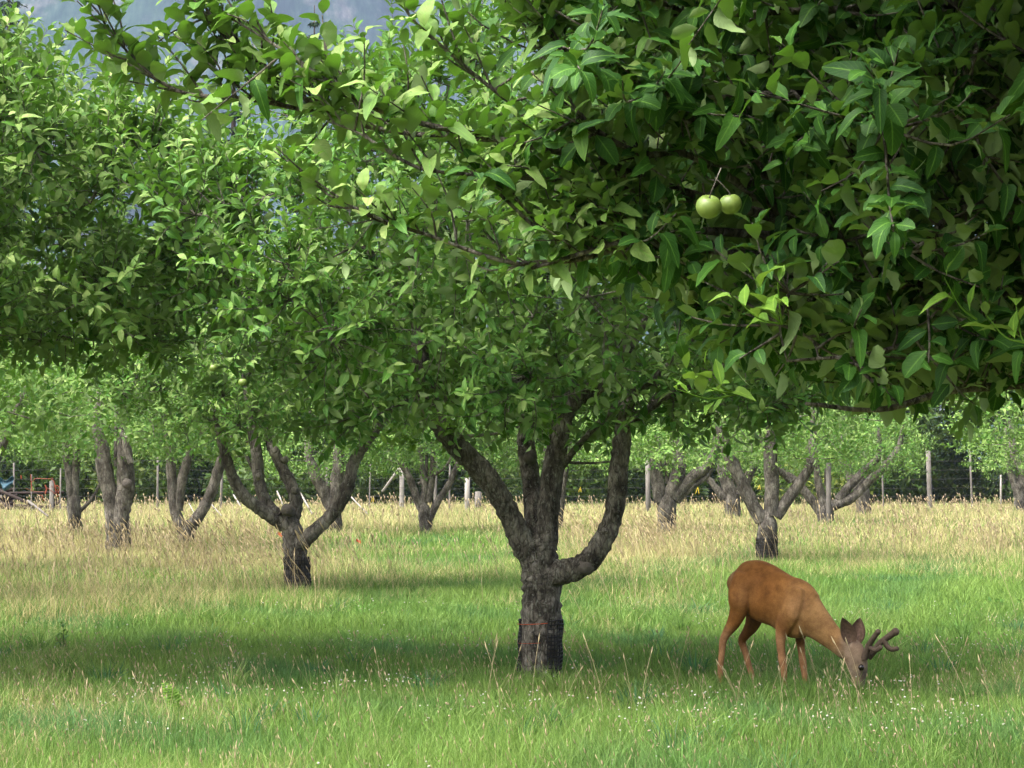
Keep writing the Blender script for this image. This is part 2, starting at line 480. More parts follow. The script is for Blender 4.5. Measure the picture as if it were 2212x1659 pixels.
class Skeleton:
    """branch nodes of one tree; grows branches toward sampled points"""
    def __init__(s, wood):
        s.p = np.zeros((0, 3)); s.r = np.zeros(0); s.wood = wood
    def limb(s, pts, rad, k=10, per=5, bump=.12, cap=True, capstart=False):
        q = catmull(np.column_stack([pts, rad]), per)
        tube(s.wood, q[:, :3], np.maximum(q[:, 3], .002), k, cap, bump, capstart)
        s.add(q[:, :3], q[:, 3]); return q
    def add(s, p, r):
        s.p = np.vstack([s.p, p]); s.r = np.concatenate([s.r, r])
    def nearest(s, q, ok=None):
        d = np.linalg.norm(s.p - q, axis=1)
        if ok is not None: d = d + ok
        i = int(np.argmin(d)); return i, d[i]
    def grow(s, targets, rmax, rend, k=6, lift=.25, per=4):
        for q in targets:
            i, d = s.nearest(q)
            if d < .06: continue
            a = s.p[i]
            mid = (a + q) / 2 + UP * lift * d * .4 + R.normal(0, .08 * d, 3)
            r0 = min(s.r[i] * .7, rmax)
            pts = catmull(np.column_stack([np.vstack([a, mid, q]), [r0, (r0 + rend) / 2, rend]]), per)
            tube(s.wood, pts[:, :3], pts[:, 3], k, True, .08)
            s.add(pts[1:, :3], pts[1:, 3])
def in_crown(n, c, rad, seed, power=2.2, low=-1.0):
    out = []
    while sum(len(o) for o in out) < n:
        v = nrm(R.normal(0, 1, (n * 2, 3))); r = R.random(n * 2) ** (1 / power)
        lump = 1 + .11 * waves(v[:, 0] * 3 + v[:, 2] * 2, v[:, 1] * 3 - v[:, 2], 2.2, seed)
        v = v * (r * lump)[:, None]
        v = v[v[:, 2] > low]
        out.append(v * rad + c)
    return np.concatenate(out)[:n]
def foliage(sk, geo, pts, size, gap, templates, upness=.55, twig=True, lmin=.16, lmax=.5, tint=.45, maxd=.9, k=4):
    P_, D_, U_, S_, T_ = [], [], [], [], []
    base_p = sk.p.copy(); base_r = sk.r.copy()
    for q in pts:
        d = np.linalg.norm(base_p - q, axis=1) + np.where(base_r > .035, .25, 0)
        i = int(np.argmin(d)); a = base_p[i]
        v = q - a; L = np.linalg.norm(v)
        if L < .02: continue
        lean = nrm(v / L + UP * upness * R.random() + R.normal(0, .22, 3))
        ln = min(max(L, lmin), max(lmax, L if L < maxd else lmax))
        e = a + lean * ln
        mid = (a + e) / 2 + R.normal(0, .05 * ln, 3) - UP * .06 * ln
        sh = catmull(np.vstack([a, mid, e]), 3)
        if twig: tube(sk.wood, sh, np.linspace(.0045, .0018, len(sh)), k, False)
        r = leaf_run(sh, size, gap, .12 if ln < .4 else .3, tint)
        for lst, x in zip((P_, D_, U_, S_, T_), r): lst.append(x)
    leaves(geo, np.concatenate(P_), np.concatenate(D_), np.concatenate(U_), np.concatenate(S_), np.concatenate(T_), templates)
    return sum(len(x) for x in S_)

def water_shoots(sk, geo, wood, c, n, size, tint, lo=.35, hi=.75):
    """straight upright shoots from the upper crown"""
    ids = np.nonzero((sk.p[:, 2] > c[2] + .15) & (sk.r < .02))[0]; runs = []
    for i in R.choice(ids, n):
        L = R.uniform(lo, hi); a = sk.p[i]; out = (a - c) * np.array([.14, .14, 0])
        e = a + nrm(UP + out + R.normal(0, .12, 3)) * L
        sh = catmull(np.vstack([a, (a + e) / 2 + R.normal(0, .02, 3), e]), 4)
        tube(wood, sh, np.linspace(.005, .0016, len(sh)), 4, False)
        runs.append(leaf_run(sh, size, .030, .2, tint))
    leaves(geo, *[np.concatenate(x) for x in zip(*runs)], T_FINE)
# ---------------------------------------------------------------- apple trees
def limb_pts(zf, pts, d):
    """pts: (x, y, r, dw) in zoom pixels -> world points and radii"""
    k = zf(1, 0)[0] - zf(0, 0)[0]
    out, rad = [], []
    for q in pts:
        x, y = zf(q[0], q[1]); dw = q[3] if len(q) > 3 else 0
        out.append(P(x, y, d + dw)); rad.append(q[2] * k / FPX * (d + dw))
    return np.array(out), np.array(rad)
def apple_tree(label, zf, limbs, base_y, crown_c, crown_r, n_br, n_shoot, size, gap, templates, mat_bark, tint=.45, k=10, low=-.75, seed=1, upness=.8, group='apple trees of the orchard', lmax=.6):
    d = ground_depth(base_y)
    wood = Geo(); sk = Skeleton(wood)
    for li, L in enumerate(limbs):
        p, r = limb_pts(zf, L, d)
        if li == 0:
            p = np.vstack([p[0] + np.array([0, 0, -.35]), p, p[-1] + nrm(p[-1] - p[-2]) * r[-1] * .9]); r = np.concatenate([[r[0] * 1.2], r, [r[-1] * .55]])
        sk.limb(p, r, k + (6 if li == 0 else 2), 8, .17)
    x0, y0 = zf(*limbs[0][0][:2])
    base = P(x0, base_y, d); base[2] = 0
    root = thing('apple_tree', label, 'tree', base, group)
    c = np.array([base[0] + crown_c[0], base[1] + crown_c[1], crown_c[2]])
    br = in_crown(n_br, c, np.array(crown_r) * .86, seed, 2.0, low)
    br = br[np.argsort(np.linalg.norm(br - (c - UP * crown_r[2] * .6), axis=1))]
    sk.grow(br, .03, .006, 6, .2)
    crown = Geo()
    foliage(sk, crown, in_crown(n_shoot, c, np.array(crown_r), seed, 2.6, low), size, gap, templates, upness, True, .24, lmax, tint)
    water_shoots(sk, crown, wood, c, 150, size * .95, tint + .2)
    w = wood.build('trunk', mat_bark, root, origin=base)
    cr = crown.build('crown', M_LEAF, root, origin=base)
    return root, base, d, sk

def guard(root, base, zf, path, d, gapdeg=None, cell=.03, grow=1.06):
    """black plastic mesh wrapped round the foot of a trunk: path of (x, y, r)"""
    p, r = limb_pts(zf, path, d)
    q = catmull(np.column_stack([p, r * grow]), 8)
    g = Geo(); zmin, zmax = q[:, 2].min(), q[:, 2].max()
    o = np.argsort(q[:, 2]); q = q[o]
    def at(z): return [np.interp(z, q[:, 2], q[:, c]) for c in (0, 1, 3)]
    r0 = q[:, 3].mean(); na = int(2 * math.pi * r0 / cell)
    ang = [a for a in np.arange(na) * 2 * math.pi / na if gapdeg is None or not (gapdeg[0] < math.degrees(a) < gapdeg[1])]
    zs = np.arange(zmin, zmax, cell)
    th = cell * .15
    for a in ang:
        pts = []
        for z in np.linspace(zmin, zmax, 14):
            x, y, rr = at(z); rr = rr * (1 + .03 * math.sin(z * 30 + a * 3)); pts.append([x + rr * math.cos(a), y + rr * math.sin(a), z])
        tube(g, pts, th, 4, False)
    aa = np.array(ang if gapdeg is None else [a for a in np.linspace(0, 2 * math.pi, 60) if not (gapdeg[0] < math.degrees(a) < gapdeg[1])])
    if gapdeg is None: aa = np.concatenate([aa, [2 * math.pi]])
    else:
        aa = np.sort(np.where(aa < math.radians(gapdeg[0]) + .01, aa + 2 * math.pi, aa))
    for z in zs:
        x, y, rr = at(z)
        rr = rr * (1 + .03 * np.sin(z * 30 + aa * 3)) + .002
        tube(g, np.stack([x + rr * np.cos(aa), y + rr * np.sin(aa), np.full(len(aa), z) + .004 * np.sin(aa * 5 + z * 9)], 1), th, 4, False)
    g.build('trunk_guard', M_GUARD, root, origin=base)
def knob(root, base, c, axis, r, length, name='sawn_stub', mat=None):
    g = Geo(); a = nrm(np.asarray(axis, float))
    tube(g, [c - a * length, c - a * length * .4, c, c + a * .3 * r, c + a * .48 * r], [r * .8, r * 1.02, r, r * .72, r * .34], 12, True, .07)
    g.build(name, mat or M_CUT, root, origin=base)
def ring(root, base, z, at, th, mat, name, a0=0, a1=2 * math.pi, tilt=0.0):
    g = Geo(); aa = np.linspace(a0, a1, 40); x, y, rr = at
    tube(g, np.stack([x + rr * np.cos(aa), y + rr * np.sin(aa), z + tilt * np.cos(aa)], 1), th, 5, True)
    g.build(name, mat, root, origin=base)
def fresh_shoot(root, base, anchor, targets, size, gap=.02, name='young_shoot'):
    g = Geo(); w = Geo(); arr = []
    for t in targets:
        a = np.asarray(anchor, float); t = np.asarray(t, float)
        sh = catmull(np.vstack([a, (a + t) / 2 - UP * .02, t]), 4)
        tube(g, sh, np.linspace(.003, .0015, len(sh)), 4, False)
        g.a.setdefault('tint', []).append(np.full(g.v[-1].shape[0], .6, np.float32)); g.a.setdefault('rib', []).append(np.ones(g.v[-1].shape[0], np.float32)); g.a.setdefault('along', []).append(np.ones(g.v[-1].shape[0], np.float32))
        arr.append(leaf_run(sh, size, gap, .2, .55))
    cat = [np.concatenate(x) for x in zip(*arr)]
    leaves(g, *cat, T_FINE)
    g.build(name, M_FRESH, root, origin=base)

ERECT = .28
# main tree, 15 m away
MAIN = [
 [(622, 1640, 104), (622, 1450, 97), (627, 1300, 97), (630, 1150, 92), (622, 1050, 90), (615, 960, 80)],
 [(615, 1030, 72, 0), (545, 935, 62, -.03), (480, 800, 55, -.08), (400, 660, 53, -.15), (300, 540, 53, -.2), (200, 440, 50, -.25), (110, 300, 48, -.3), (62, 100, 44, -.3), (30, -60, 38, -.3), (-80, -260, 28, -.4), (-200, -480, 16, -.5)],
 [(605, 990, 58, .03), (592, 850, 44, .12), (580, 650, 43, .25), (560, 500, 44, .35), (555, 420, 40, .4), (560, 250, 34, .55), (505, 0, 26, .7), (480, -300, 14, .9)],
 [(648, 960, 58, 0), (660, 800, 55, .02), (680, 600, 52, .05), (708, 450, 49, .08), (735, 310, 50, .08), (790, 235, 49, .05), (885, 185, 42, 0), (990, 60, 32, -.1), (1120, -120, 22, -.2), (1200, -330, 12, -.2)],
 [(640, 1085, 58, -.03), (730, 1065, 60, -.10), (830, 1030, 56, -.16), (905, 945, 52, -.2), (970, 800, 47, -.22), (995, 600, 46, -.25), (1010, 450, 43, -.25), (1026, 340, 38, -.3), (1062, 215, 30, -.35), (1190, 120, 20, -.5), (1350, -50, 12, -.6)],
 [(720, 565, 20, .06), (825, 440, 15, 0), (960, 300, 13, -.1), (1150, 130, 10, -.2)],
 [(765, 545, 8, .06), (860, 548, 6, -.05), (960, 540, 4, -.1)],
 [(1030, 370, 25, -.3), (1120, 300, 21, -.45), (1260, 215, 16, -.6), (1450, 150, 9, -.9)],
 [(440, 405, 6, -.4), (330, 415, 8, -.35), (190, 430, 12, -.25)],
]
main, mb, md, msk_ = apple_tree('big apple tree with forked grey trunk and black mesh round its foot, nearest the deer', Z6, MAIN, 1488, (.05, -.2, 3.3), (3.05, 3.1, 1.85), 330, 2900, .106, .023, T_FINE, M_BARK, .56, 12, -.80, seed=11)
MP = [(622, 1650, 103), (622, 1450, 98), (626, 1290, 98)]
guard(main, mb, Z6, MP, md, (212, 284))
gp, gr = limb_pts(Z6, [(624, 1305, 99), (622, 1395, 99)], md)
ring(main, mb, gp[0][2], (gp[0][0], gp[0][1], gr[0] * 1.10), .0028, M_ORANGE, 'orange_tie', 3.1, 5.0, .012)
ring(main, mb, gp[1][2], (gp[1][0], gp[1][1], gr[1] * 1.10), .0016, M_ORANGE, 'orange_tie', 3.4, 4.7, .012)
kp = P(*Z6(858, 1042), md - .22)
knob(main, mb, kp, (.8, -.5, -.1), 40 * .4535 / FPX * md, .12)
kp = P(*Z6(575, 520), md + .2)
knob(main, mb, kp, (-.1, -.9, .1), .055, .05)
kp = P(*Z6(385, 590), md - .2)
knob(main, mb, kp, (.6, -.5, .6), .055, .07, 'bark_burl', M_BARK)
for (x, y) in ((1012, 690), (985, 780), (935, 870)):
    knob(main, mb, P(*Z6(x, y), md - .30), (.2, -.9, .1), .024, .05, 'bark_burl', M_BARK)
a = P(*Z6(120, 400), md - .35)
fresh_shoot(main, mb, P(*Z6(230, 425), md - .3), [P(*Z6(150, 250), md - .5), P(*Z6(215, 235), md - .45), P(*Z6(110, 330), md - .5), P(*Z6(195, 330), md - .55)], .075)
fresh_shoot(main, mb, P(*Z6(60, 440), md - .5), [P(*Z6(-30, 400), md - .6), P(*Z6(-95, 380), md - .6), P(*Z6(-60, 450), md - .55), P(*Z6(-140, 455), md - .6)], .075)
fresh_shoot(main, mb, P(*Z6(660, 400), md - .4), [P(*Z6(640, 330), md - .6), P(*Z6(700, 330), md - .6)], .07)

# second tree with mesh guard, 26 m
SECOND = [
 [(685, 1560, 92), (683, 1400, 90), (675, 1280, 88), (660, 1150, 82), (640, 1010, 72)],
 [(640, 1020, 66), (525, 960, 52, -.05), (400, 880, 48, -.15), (300, 800, 46, -.25), (220, 680, 42, -.3), (170, 540, 38, -.35), (120, 380, 30, -.4), (60, 150, 18, -.5)],
 [(545, 935, 42, -.05), (455, 840, 42, 0), (402, 690, 43, .05), (385, 500, 41, .1), (352, 300, 38, .15), (325, 120, 28, .2), (260, -200, 16, .3)],
 [(648, 960, 52, .05), (672, 850, 49, .1), (642, 720, 46, .1), (570, 580, 43, .15), (512, 460, 39, .15), (470, 380, 26, .2), (430, 100, 16, .3)],
 [(695, 1160, 60, -.05), (790, 1062, 53, -.1), (900, 960, 49, -.15), (1000, 840, 47, -.2), (1060, 700, 47, -.2), (1090, 560, 45, -.2), (1150, 450, 41, -.25), (1260, 310, 28, -.3), (1400, 100, 16, -.3)],
 [(420, 700, 16, .3), (370, 620, 14, .4), (310, 500, 13, .5)],
]
sec, sb, sd, _ = apple_tree('apple tree with a round sawn knob and complete black mesh sleeve, behind the tallest grass', Z5, SECOND, 1298, (.1, 0, 3.3), (3.1, 2.9, 1.65), 200, 2000, .11, .028, T_FINE, M_BARK_FAR, .66, 10, -.86, seed=12)
guard(sec, sb, Z5, [(685, 1560, 92), (683, 1400, 90), (676, 1235, 88)], sd, None, .045)
knob(sec, sb, P(*Z5(600, 885), sd - .20), (-.3, -.9, .25), 44 * .2933 / FPX * sd, .16)
for (x, y) in ((655, 745), (405, 640), (1020, 715), (600, 520)):
    knob(sec, sb, P(*Z5(x, y), sd - .2), (R.normal(), -.8, .3), .05, .07, 'bark_burl', M_BARK_FAR)

# trees farther back: own limbs, shared crown meshes
def crown_variant(seed, n_shoot, size, gap, rad, low, tint):
    wood = Geo(); sk = Skeleton(wood)
    sk.limb(np.array([[0, 0, -1.2], [0, 0, .2]]), [.05, .03], 5, 2)
    c = np.zeros(3)
    br = in_crown(90, c, np.array(rad) * .8, seed, 2.0, low)
    br = br[np.argsort(np.linalg.norm(br, axis=1))]
    sk.p[:, 2] -= .0
    sk.grow(br, .035, .008, 5, .1)
    g = Geo()
    foliage(sk, g, in_crown(n_shoot, c, np.array(rad), seed, 2.4, low), size, gap, T_LOW, .6, False, .2, .6, tint, k=3)
    v = np.concatenate(g.v)
    me = fast_mesh('crown', v, [np.concatenate(x) for x in g.f.values()], True, {k: np.concatenate(a) for k, a in g.a.items()})
    me.materials.append(M_LEAF)
    me2 = fast_mesh('twigs', np.concatenate(wood.v), [np.concatenate(x) for x in wood.f.values()])
    me2.materials.append(M_BARK_FAR)
    return me, me2
VAR = [crown_variant(31, 1050, .115, .038, (2.9, 2.8, 1.5), -.72, .70), crown_variant(32, 1000, .12, .038, (2.7, 3.0, 1.6), -.70, .62), crown_variant(33, 950, .12, .04, (3.1, 2.7, 1.4), -.75, .75)]
def far_tree(label, zf, limbs, base_y, cz, scale, var, rz, crown_dx=0.0, name='apple_tree'):
    d = ground_depth(base_y)
    wood = Geo(); sk = Skeleton(wood)
    for li, L in enumerate(limbs):
        p, r = limb_pts(zf, L, d)
        if li == 0:
            p = np.vstack([p[0] + np.array([0, 0, -.3]), p, p[-1] + nrm(p[-1] - p[-2]) * r[-1] * 1.1]); r = np.concatenate([[r[0] * 1.2], r, [r[-1] * .5]])
        elif len(L) >= 3:
            e = p[-1] + (p[-1] - p[-2]) * .6 + UP * .7 + R.normal(0, .15, 3)
            p = np.vstack([p, e]); r = np.concatenate([r, [r[-1] * .4]])
        sk.limb(p, r, 10, 5, .14)
    x0, y0 = zf(*limbs[0][0][:2])
    base = P(x0, base_y, d); base[2] = 0
    root = thing(name, label, 'tree', base, 'apple trees of the orchard')
    wood.build('trunk', M_BARK_FAR, root, origin=base)
    for me, nm in ((VAR[var][0], 'crown'), (VAR[var][1], 'branches')):
        o = link(bpy.data.objects.new(nm, me), root)
        o.location = (crown_dx, 0, cz - .45); o.rotation_euler = (0, 0, rz); o.scale = (scale,) * 3
    return root, base, d
far_tree('apple tree with slim U shaped fork, beside the thick double trunk', Z4, [
 [(1262, 1800, 54), (1262, 1700, 54), (1262, 1640, 52)],
 [(1250, 1650, 46), (1185, 1530, 38), (1165, 1350, 36), (1150, 1180, 32), (1140, 1080, 26)],
 [(1200, 1510, 34), (1230, 1300, 33), (1280, 1130, 28), (1310, 1000, 20)],
 [(1290, 1620, 44), (1370, 1500, 38), (1430, 1380, 38), (1470, 1250, 36), (1510, 1120, 28)]], 1197, 3.3, .95, 0, .4)
t2, t2b, t2d = far_tree('old apple tree with a thick double grey trunk and hollow foot', Z4, [
 [(775, 1850, 60), (800, 1700, 64), (812, 1600, 58), (825, 1480, 60), (850, 1350, 60), (845, 1200, 56), (838, 1080, 48), (830, 960, 30)],
 [(760, 1840, 45), (755, 1600, 44), (745, 1420, 50), (710, 1250, 56), (688, 1100, 50), (655, 940, 34)],
 [(858, 1850, 30), (862, 1650, 22), (855, 1530, 18)]], 1213, 3.5, 1.0, 1, 1.3)
g = Geo(); pth = np.array([P(*Z4(885, 1190), t2d - .6), P(*Z4(850, 1080), t2d - .6), P(*Z4(846, 1010), t2d - .6)])
tube(g, pth, [.06, .065, .055], 8, False, .1); g.build('broken_branch', M_BARK_FAR, t2, origin=t2b)
knob(t2, t2b, P(*Z4(850, 1003), t2d - .62), (.35, -.75, .6), .052, .02, 'sawn_stub', M_WHITECUT)
knob(t2, t2b, P(*Z4(858, 1330), t2d - .52), (.1, -1, .1), .10, .07)
far_tree('narrow apple tree beside the orange netting', Z4, [
 [(525, 1720, 46), (505, 1560, 44), (498, 1440, 44)],
 [(485, 1430, 32), (468, 1260, 28), (440, 1090, 22)], [(505, 1420, 28), (510, 1200, 24), (530, 1000, 16)],
 [(540, 1515, 14), (620, 1430, 12), (690, 1290, 8)]], 1172, 3.4, 1.0, 2, 2.1)
far_tree('dark V shaped apple tree behind the knobbed tree', Z5, [
 [(960, 1095, 62), (955, 980, 60), (948, 900, 58)],
 [(935, 880, 48), (865, 730, 48), (800, 600, 45), (765, 470, 36)], [(955, 860, 52), (975, 650, 50), (985, 480, 40)]], 1168, 3.1, 1.05, 0, 3.0)
far_tree('apple tree with five slender limbs fanning from a short trunk', Z5, [
 [(1632, 1075, 52), (1625, 980, 50), (1615, 890, 48)],
 [(1590, 880, 30), (1540, 740, 30), (1480, 600, 25), (1400, 480, 18)], [(1610, 860, 28), (1620, 700, 25), (1590, 500, 20)],
 [(1640, 830, 30), (1672, 680, 25), (1680, 500, 20)], [(1650, 960, 30), (1720, 820, 28), (1800, 700, 25), (1870, 540, 18)], [(1570, 700, 14), (1640, 660, 14), (1750, 590, 12), (1810, 500, 8)]], 1165, 3.2, 1.0, 1, .2)
far_tree('thick apple tree with blackened leaning limb behind dry seed heads', Z7, [
 [(182, 850, 58), (182, 740, 55), (180, 640, 55)],
 [(150, 640, 40), (125, 500, 38), (118, 370, 32)], [(200, 610, 44), (250, 460, 40), (238, 360, 34)], [(215, 620, 40), (330, 500, 34), (440, 395, 28)], [(240, 640, 20), (330, 550, 18), (420, 480, 14)]], 1170, 3.2, 1.05, 2, 1.0)
t9, t9b, t9d = far_tree('apple tree with three straight limbs and low mesh sleeve, behind the deer', Z7, [
 [(752, 1010, 56), (750, 880, 56), (755, 770, 54)],
 [(722, 750, 40), (640, 600, 39), (560, 430, 36), (500, 280, 34), (480, 150, 26)], [(773, 720, 42), (780, 550, 43), (770, 400, 40), (775, 250, 30)],
 [(800, 725, 36), (880, 610, 33), (960, 500, 31), (1000, 400, 26)], [(890, 525, 20), (820, 462, 16), (770, 400, 12)]], 1228, 3.25, .98, 0, 5.0)
guard(t9, t9b, Z7, [(752, 1010, 57), (750, 930, 57), (750, 845, 57)], t9d, None, .05)
far_tree('wide spreading apple tree with low S shaped limbs behind a stake', Z7, [
 [(1088, 800, 50), (1085, 740, 48), (1085, 690, 46)],
 [(1065, 710, 30), (980, 600, 27), (900, 510, 23), (820, 450, 18)], [(1075, 660, 26), (1045, 540, 22), (1030, 410, 18)],
 [(1115, 665, 32), (1230, 620, 28), (1330, 520, 27), (1430, 430, 25), (1500, 330, 18)], [(1155, 630, 26), (1230, 540, 25), (1300, 470, 24), (1390, 370, 18)]], 1148, 3.1, 1.05, 1, 4.0)
far_tree('dark apple tree half hidden by the three limbed tree', Z7, [
 [(560, 765, 48), (555, 680, 46), (550, 610, 44)], [(510, 620, 26), (440, 535, 20), (375, 465, 14)], [(550, 600, 40), (505, 480, 34), (495, 390, 26)], [(590, 600, 32), (650, 485, 26), (690, 395, 20)]], 1133, 3.2, 1.1, 2, 2.6)
far_tree('old apple tree with a split stump behind the low S shaped limbs', Z7, [
 [(1300, 745, 42), (1298, 640, 42), (1280, 560, 44)], [(1260, 560, 40), (1225, 470, 34), (1190, 390, 28)], [(1310, 560, 22), (1335, 520, 14), (1350, 480, 10)]], 1124, 3.2, 1.0, 0, 1.9)
far_tree('apple tree with a short broad reddish trunk, beyond the squarest fence post', Z7, [
 [(1582, 655, 44), (1580, 560, 40), (1575, 500, 40)], [(1565, 500, 26), (1545, 430, 22), (1530, 380, 18)], [(1600, 500, 26), (1640, 440, 22), (1690, 390, 16)]], 1090, 3.4, 1.3, 1, 3.3)
far_tree('apple tree leaning out from the edge of the grass, dark trunk', Z7, [
 [(2215, 730, 42), (2200, 640, 40), (2175, 560, 32)], [(2165, 560, 26), (2135, 460, 20), (2110, 370, 15)], [(2200, 580, 30), (2200, 480, 28), (2150, 360, 24)]], 1117, 3.2, 1.1, 2, .9)
far_tree('slender apple trunk showing just behind the big forked tree', Z6, [
 [(708, 905, 24), (712, 800, 22), (724, 680, 20)], [(722, 700, 18), (745, 560, 16), (760, 460, 12)], [(700, 720, 14), (660, 560, 12), (640, 460, 9)]], 1163, 3.2, 1.0, 0, 2.2)
# orchard trees at the sides with hidden trunks, and unseen ones added for shade
def side_tree(label, x, y, cz, s, var, rz):
    wood = Geo(); sk = Skeleton(wood)
    sk.limb(np.array([[x, y, -.3], [x, y, .4], [x + .05, y, 1.0]]), [.2, .18, .16], 10, 4, .1)
    for a in np.arange(3) * 2.1 + rz:
        c, s_ = math.cos(a), math.sin(a)
        sk.limb(np.array([[x, y, .9], [x + .3 * c, y + .3 * s_, 1.3], [x + .6 * c, y + .6 * s_, 2.0], [x + 1.0 * c, y + s_, 3.0]]), [.11, .09, .08, .04], 8, 4, .1)
    root = thing('apple_tree', label, 'tree', (x, y, 0), 'apple trees of the orchard')
    wood.build('trunk', M_BARK_FAR, root, origin=(x, y, 0))
    for me, nm in ((VAR[var][0], 'crown'), (VAR[var][1], 'branches')):
        o = link(bpy.data.objects.new(nm, me), root)
        o.location = (0, 0, cz); o.rotation_euler = (0, 0, rz); o.scale = (s,) * 3
side_tree('leafy apple tree hiding its trunk behind the narrow tree by the netting', -13.0, 47, 3.3, 1.1, 1, 1.0)
side_tree('pale leafy apple tree at the edge, round crown just under the overhanging shoots', -8.0, 23.5, 3.15, 1.2, 0, 1.9)
side_tree('pale leafy apple tree whose crown rounds up between the netting and the overhanging shoots', -8.6, 31, 3.2, 1.1, 2, .3)
side_tree('added apple tree beside the viewer, outside the frame, shading the nearest crown', 4.7, .9, 3.2, 1.15, 1, .7)  # from here on: out of view, added to darken the near crown
side_tree('middle one of the unseen apple trees added behind the viewer for shade', .6, -4.6, 3.2, 1.15, 0, 2.7)
side_tree('unseen apple tree added behind the viewer for shade, on the side of the dry grass', -5.4, -4.2, 3.2, 1.15, 2, .8)
side_tree('unseen apple tree added behind the viewer for shade, on the side of the deer', 6.6, -4.9, 3.2, 1.15, 1, 4.1)
side_tree('leafy apple tree whose crown fills the gap beyond the deer', 11.2, 41, 3.3, 1.15, 0, 2.0)

# tree beside the camera row whose crown reaches in over the grass
lx, ly = -5.9, 15.6
wood = Geo(); sk = Skeleton(wood)
sk.limb(np.array([[lx, ly, -.3], [lx, ly, .5], [lx + .03, ly, 1.05]]), [.19, .16, .15], 14, 5, .1)
for (ax, ay, h, r) in ((1.3, -.7, 2.9, .09), (-1.1, -.9, 3.1, .09), (.3, 1.2, 3.2, .09), (1.0, .9, 3.3, .08), (-1.2, .7, 3.0, .08)):
    sk.limb(np.array([[lx, ly, .95], [lx + ax * .3, ly + ay * .3, 1.35], [lx + ax * .7, ly + ay * .7, 2.1], [lx + ax, ly + ay, h]]), [r, r * .9, r * .75, r * .4], 10, 5, .1)
lc = np.array([lx + .85, ly, 3.45])
br = in_crown(300, lc, np.array([2.9, 2.9, 1.9]) * .88, 13, 2.0, -.5)
sk.grow(br[np.argsort(np.linalg.norm(br - lc, axis=1))], .03, .006, 6, .2)
ltree = thing('apple_tree', 'apple tree with trunk outside the frame, pale leafy shoots above the dry grass', 'tree', (lx, ly, 0), 'apple trees of the orchard')
crown = Geo()
pts = in_crown(3300, lc, np.array([2.95, 2.9, 1.9]), 13, 2.8, -.56)
ERECT = .4
foliage(sk, crown, pts[:3100], .12, .028, T_FINE, .9, True, .28, .65, .74)
water_shoots(sk, crown, wood, lc, 240, .115, .85)
ERECT = .15
wood.build('trunk', M_BARK, ltree, origin=(lx, ly, 0))
crown.build('crown', M_LEAF, ltree, origin=(lx, ly, 0))

# near tree: trunk out of the frame, limbs sweeping across the upper half
NEAR = [  # (x, y, r px, depth)
 [(2500, 640, 34, 6.4), (2150, 560, 24, 6.1), (1800, 500, 16, 5.8), (1500, 420, 9, 5.6), (1300, 350, 8, 5.5), (1120, 310, 8, 5.4), (850, 250, 6, 5.3), (700, 170, 5, 5.3), (590, 95, 3.5, 5.3), (500, 40, 2, 5.3)],
 [(1720, 480, 12, 5.7), (1500, 340, 8, 5.5), (1387, 332, 7, 5.4), (1276, 272, 6, 5.3), (1228, 200, 5, 5.3), (1188, 100, 4, 5.25), (1150, -10, 3, 5.2)],
 [(1900, 200, 12, 5.8), (1650, 205, 8, 5.5), (1548, 212, 7, 5.4), (1428, 200, 6, 5.3), (1308, 164, 5, 5.3), (1188, 92, 3, 5.2)],
 [(2500, 120, 22, 6.2), (2212, 20, 14, 5.9), (2087, 8, 12, 5.8), (1927, 16, 10, 5.7), (1727, 24, 8, 5.5), (1519, 32, 6, 5.3), (1447, 14, 5, 5.3), (1330, -30, 3, 5.2)],
 [(2127, 15, 6, 5.75), (2111, 100, 6, 5.5), (2079, 180, 5, 5.3), (2039, 240, 5, 5.2), (1975, 268, 4, 5.1), (1910, 278, 3, 5.0)],
 [(2400, 700, 24, 6.3), (1900, 600, 14, 6.0), (1699, 472, 9, 5.8), (1655, 384, 9, 5.7), (1607, 320, 8, 5.6), (1551, 276, 6, 5.5), (1480, 262, 4, 5.4)],
 [(1700, 560, 12, 5.7), (1400, 530, 7, 5.5), (1250, 560, 6, 5.4), (1108, 568, 5, 5.3), (924, 508, 4, 5.3), (828, 476, 3.5, 5.2), (708, 420, 2, 5.2)],
 [(1800, 520, 12, 5.8), (1468, 496, 8, 5.5), (1364, 516, 6, 5.4), (1148, 580, 4, 5.3)],
 [(1600, 450, 9, 5.7), (1300, 400, 6, 5.5), (1124, 384, 5, 5.4), (956, 372, 4, 5.3), (880, 352, 4, 5.3), (776, 288, 3, 5.3), (706, 262, 2, 5.3)],
 [(1120, 305, 6, 5.4), (900, 290, 6, 5.5), (760, 264, 5, 5.5), (660, 212, 5, 5.5), (560, 132, 4, 5.5), (480, 76, 3, 5.5), (440, 10, 2, 5.5)],
 [(760, 262, 5, 5.5), (552, 216, 5, 5.5), (412, 204, 4.5, 5.5), (340, 172, 4, 5.5), (288, 124, 3, 5.5), (240, 72, 2.5, 5.5), (212, 26, 2, 5.5)],
 [(1100, 220, 5, 5.6), (1000, 140, 4, 5.6), (890, 40, 3, 5.6), (855, -30, 2, 5.6)],
 [(1300, 480, 6, 5.5), (1180, 500, 5, 5.4), (1080, 420, 4, 5.35)],
 [(2500, 800, 16, 6.0), (2212, 830, 10, 5.7), (2050, 845, 8, 5.5), (1900, 885, 6, 5.4), (1740, 872, 4, 5.3)],
 [(2450, 620, 20, 6.2), (2200, 640, 12, 5.8), (2050, 700, 8, 5.5), (1900, 760, 5, 5.3), (1700, 780, 3, 5.2)],
 [(2300, 400, 18, 6.0), (2150, 430, 10, 5.6), (2060, 460, 7, 5.4), (2000, 520, 5, 5.2), (1960, 545, 4, 5.1)],
]
nbx, nby = 2.45, 6.7
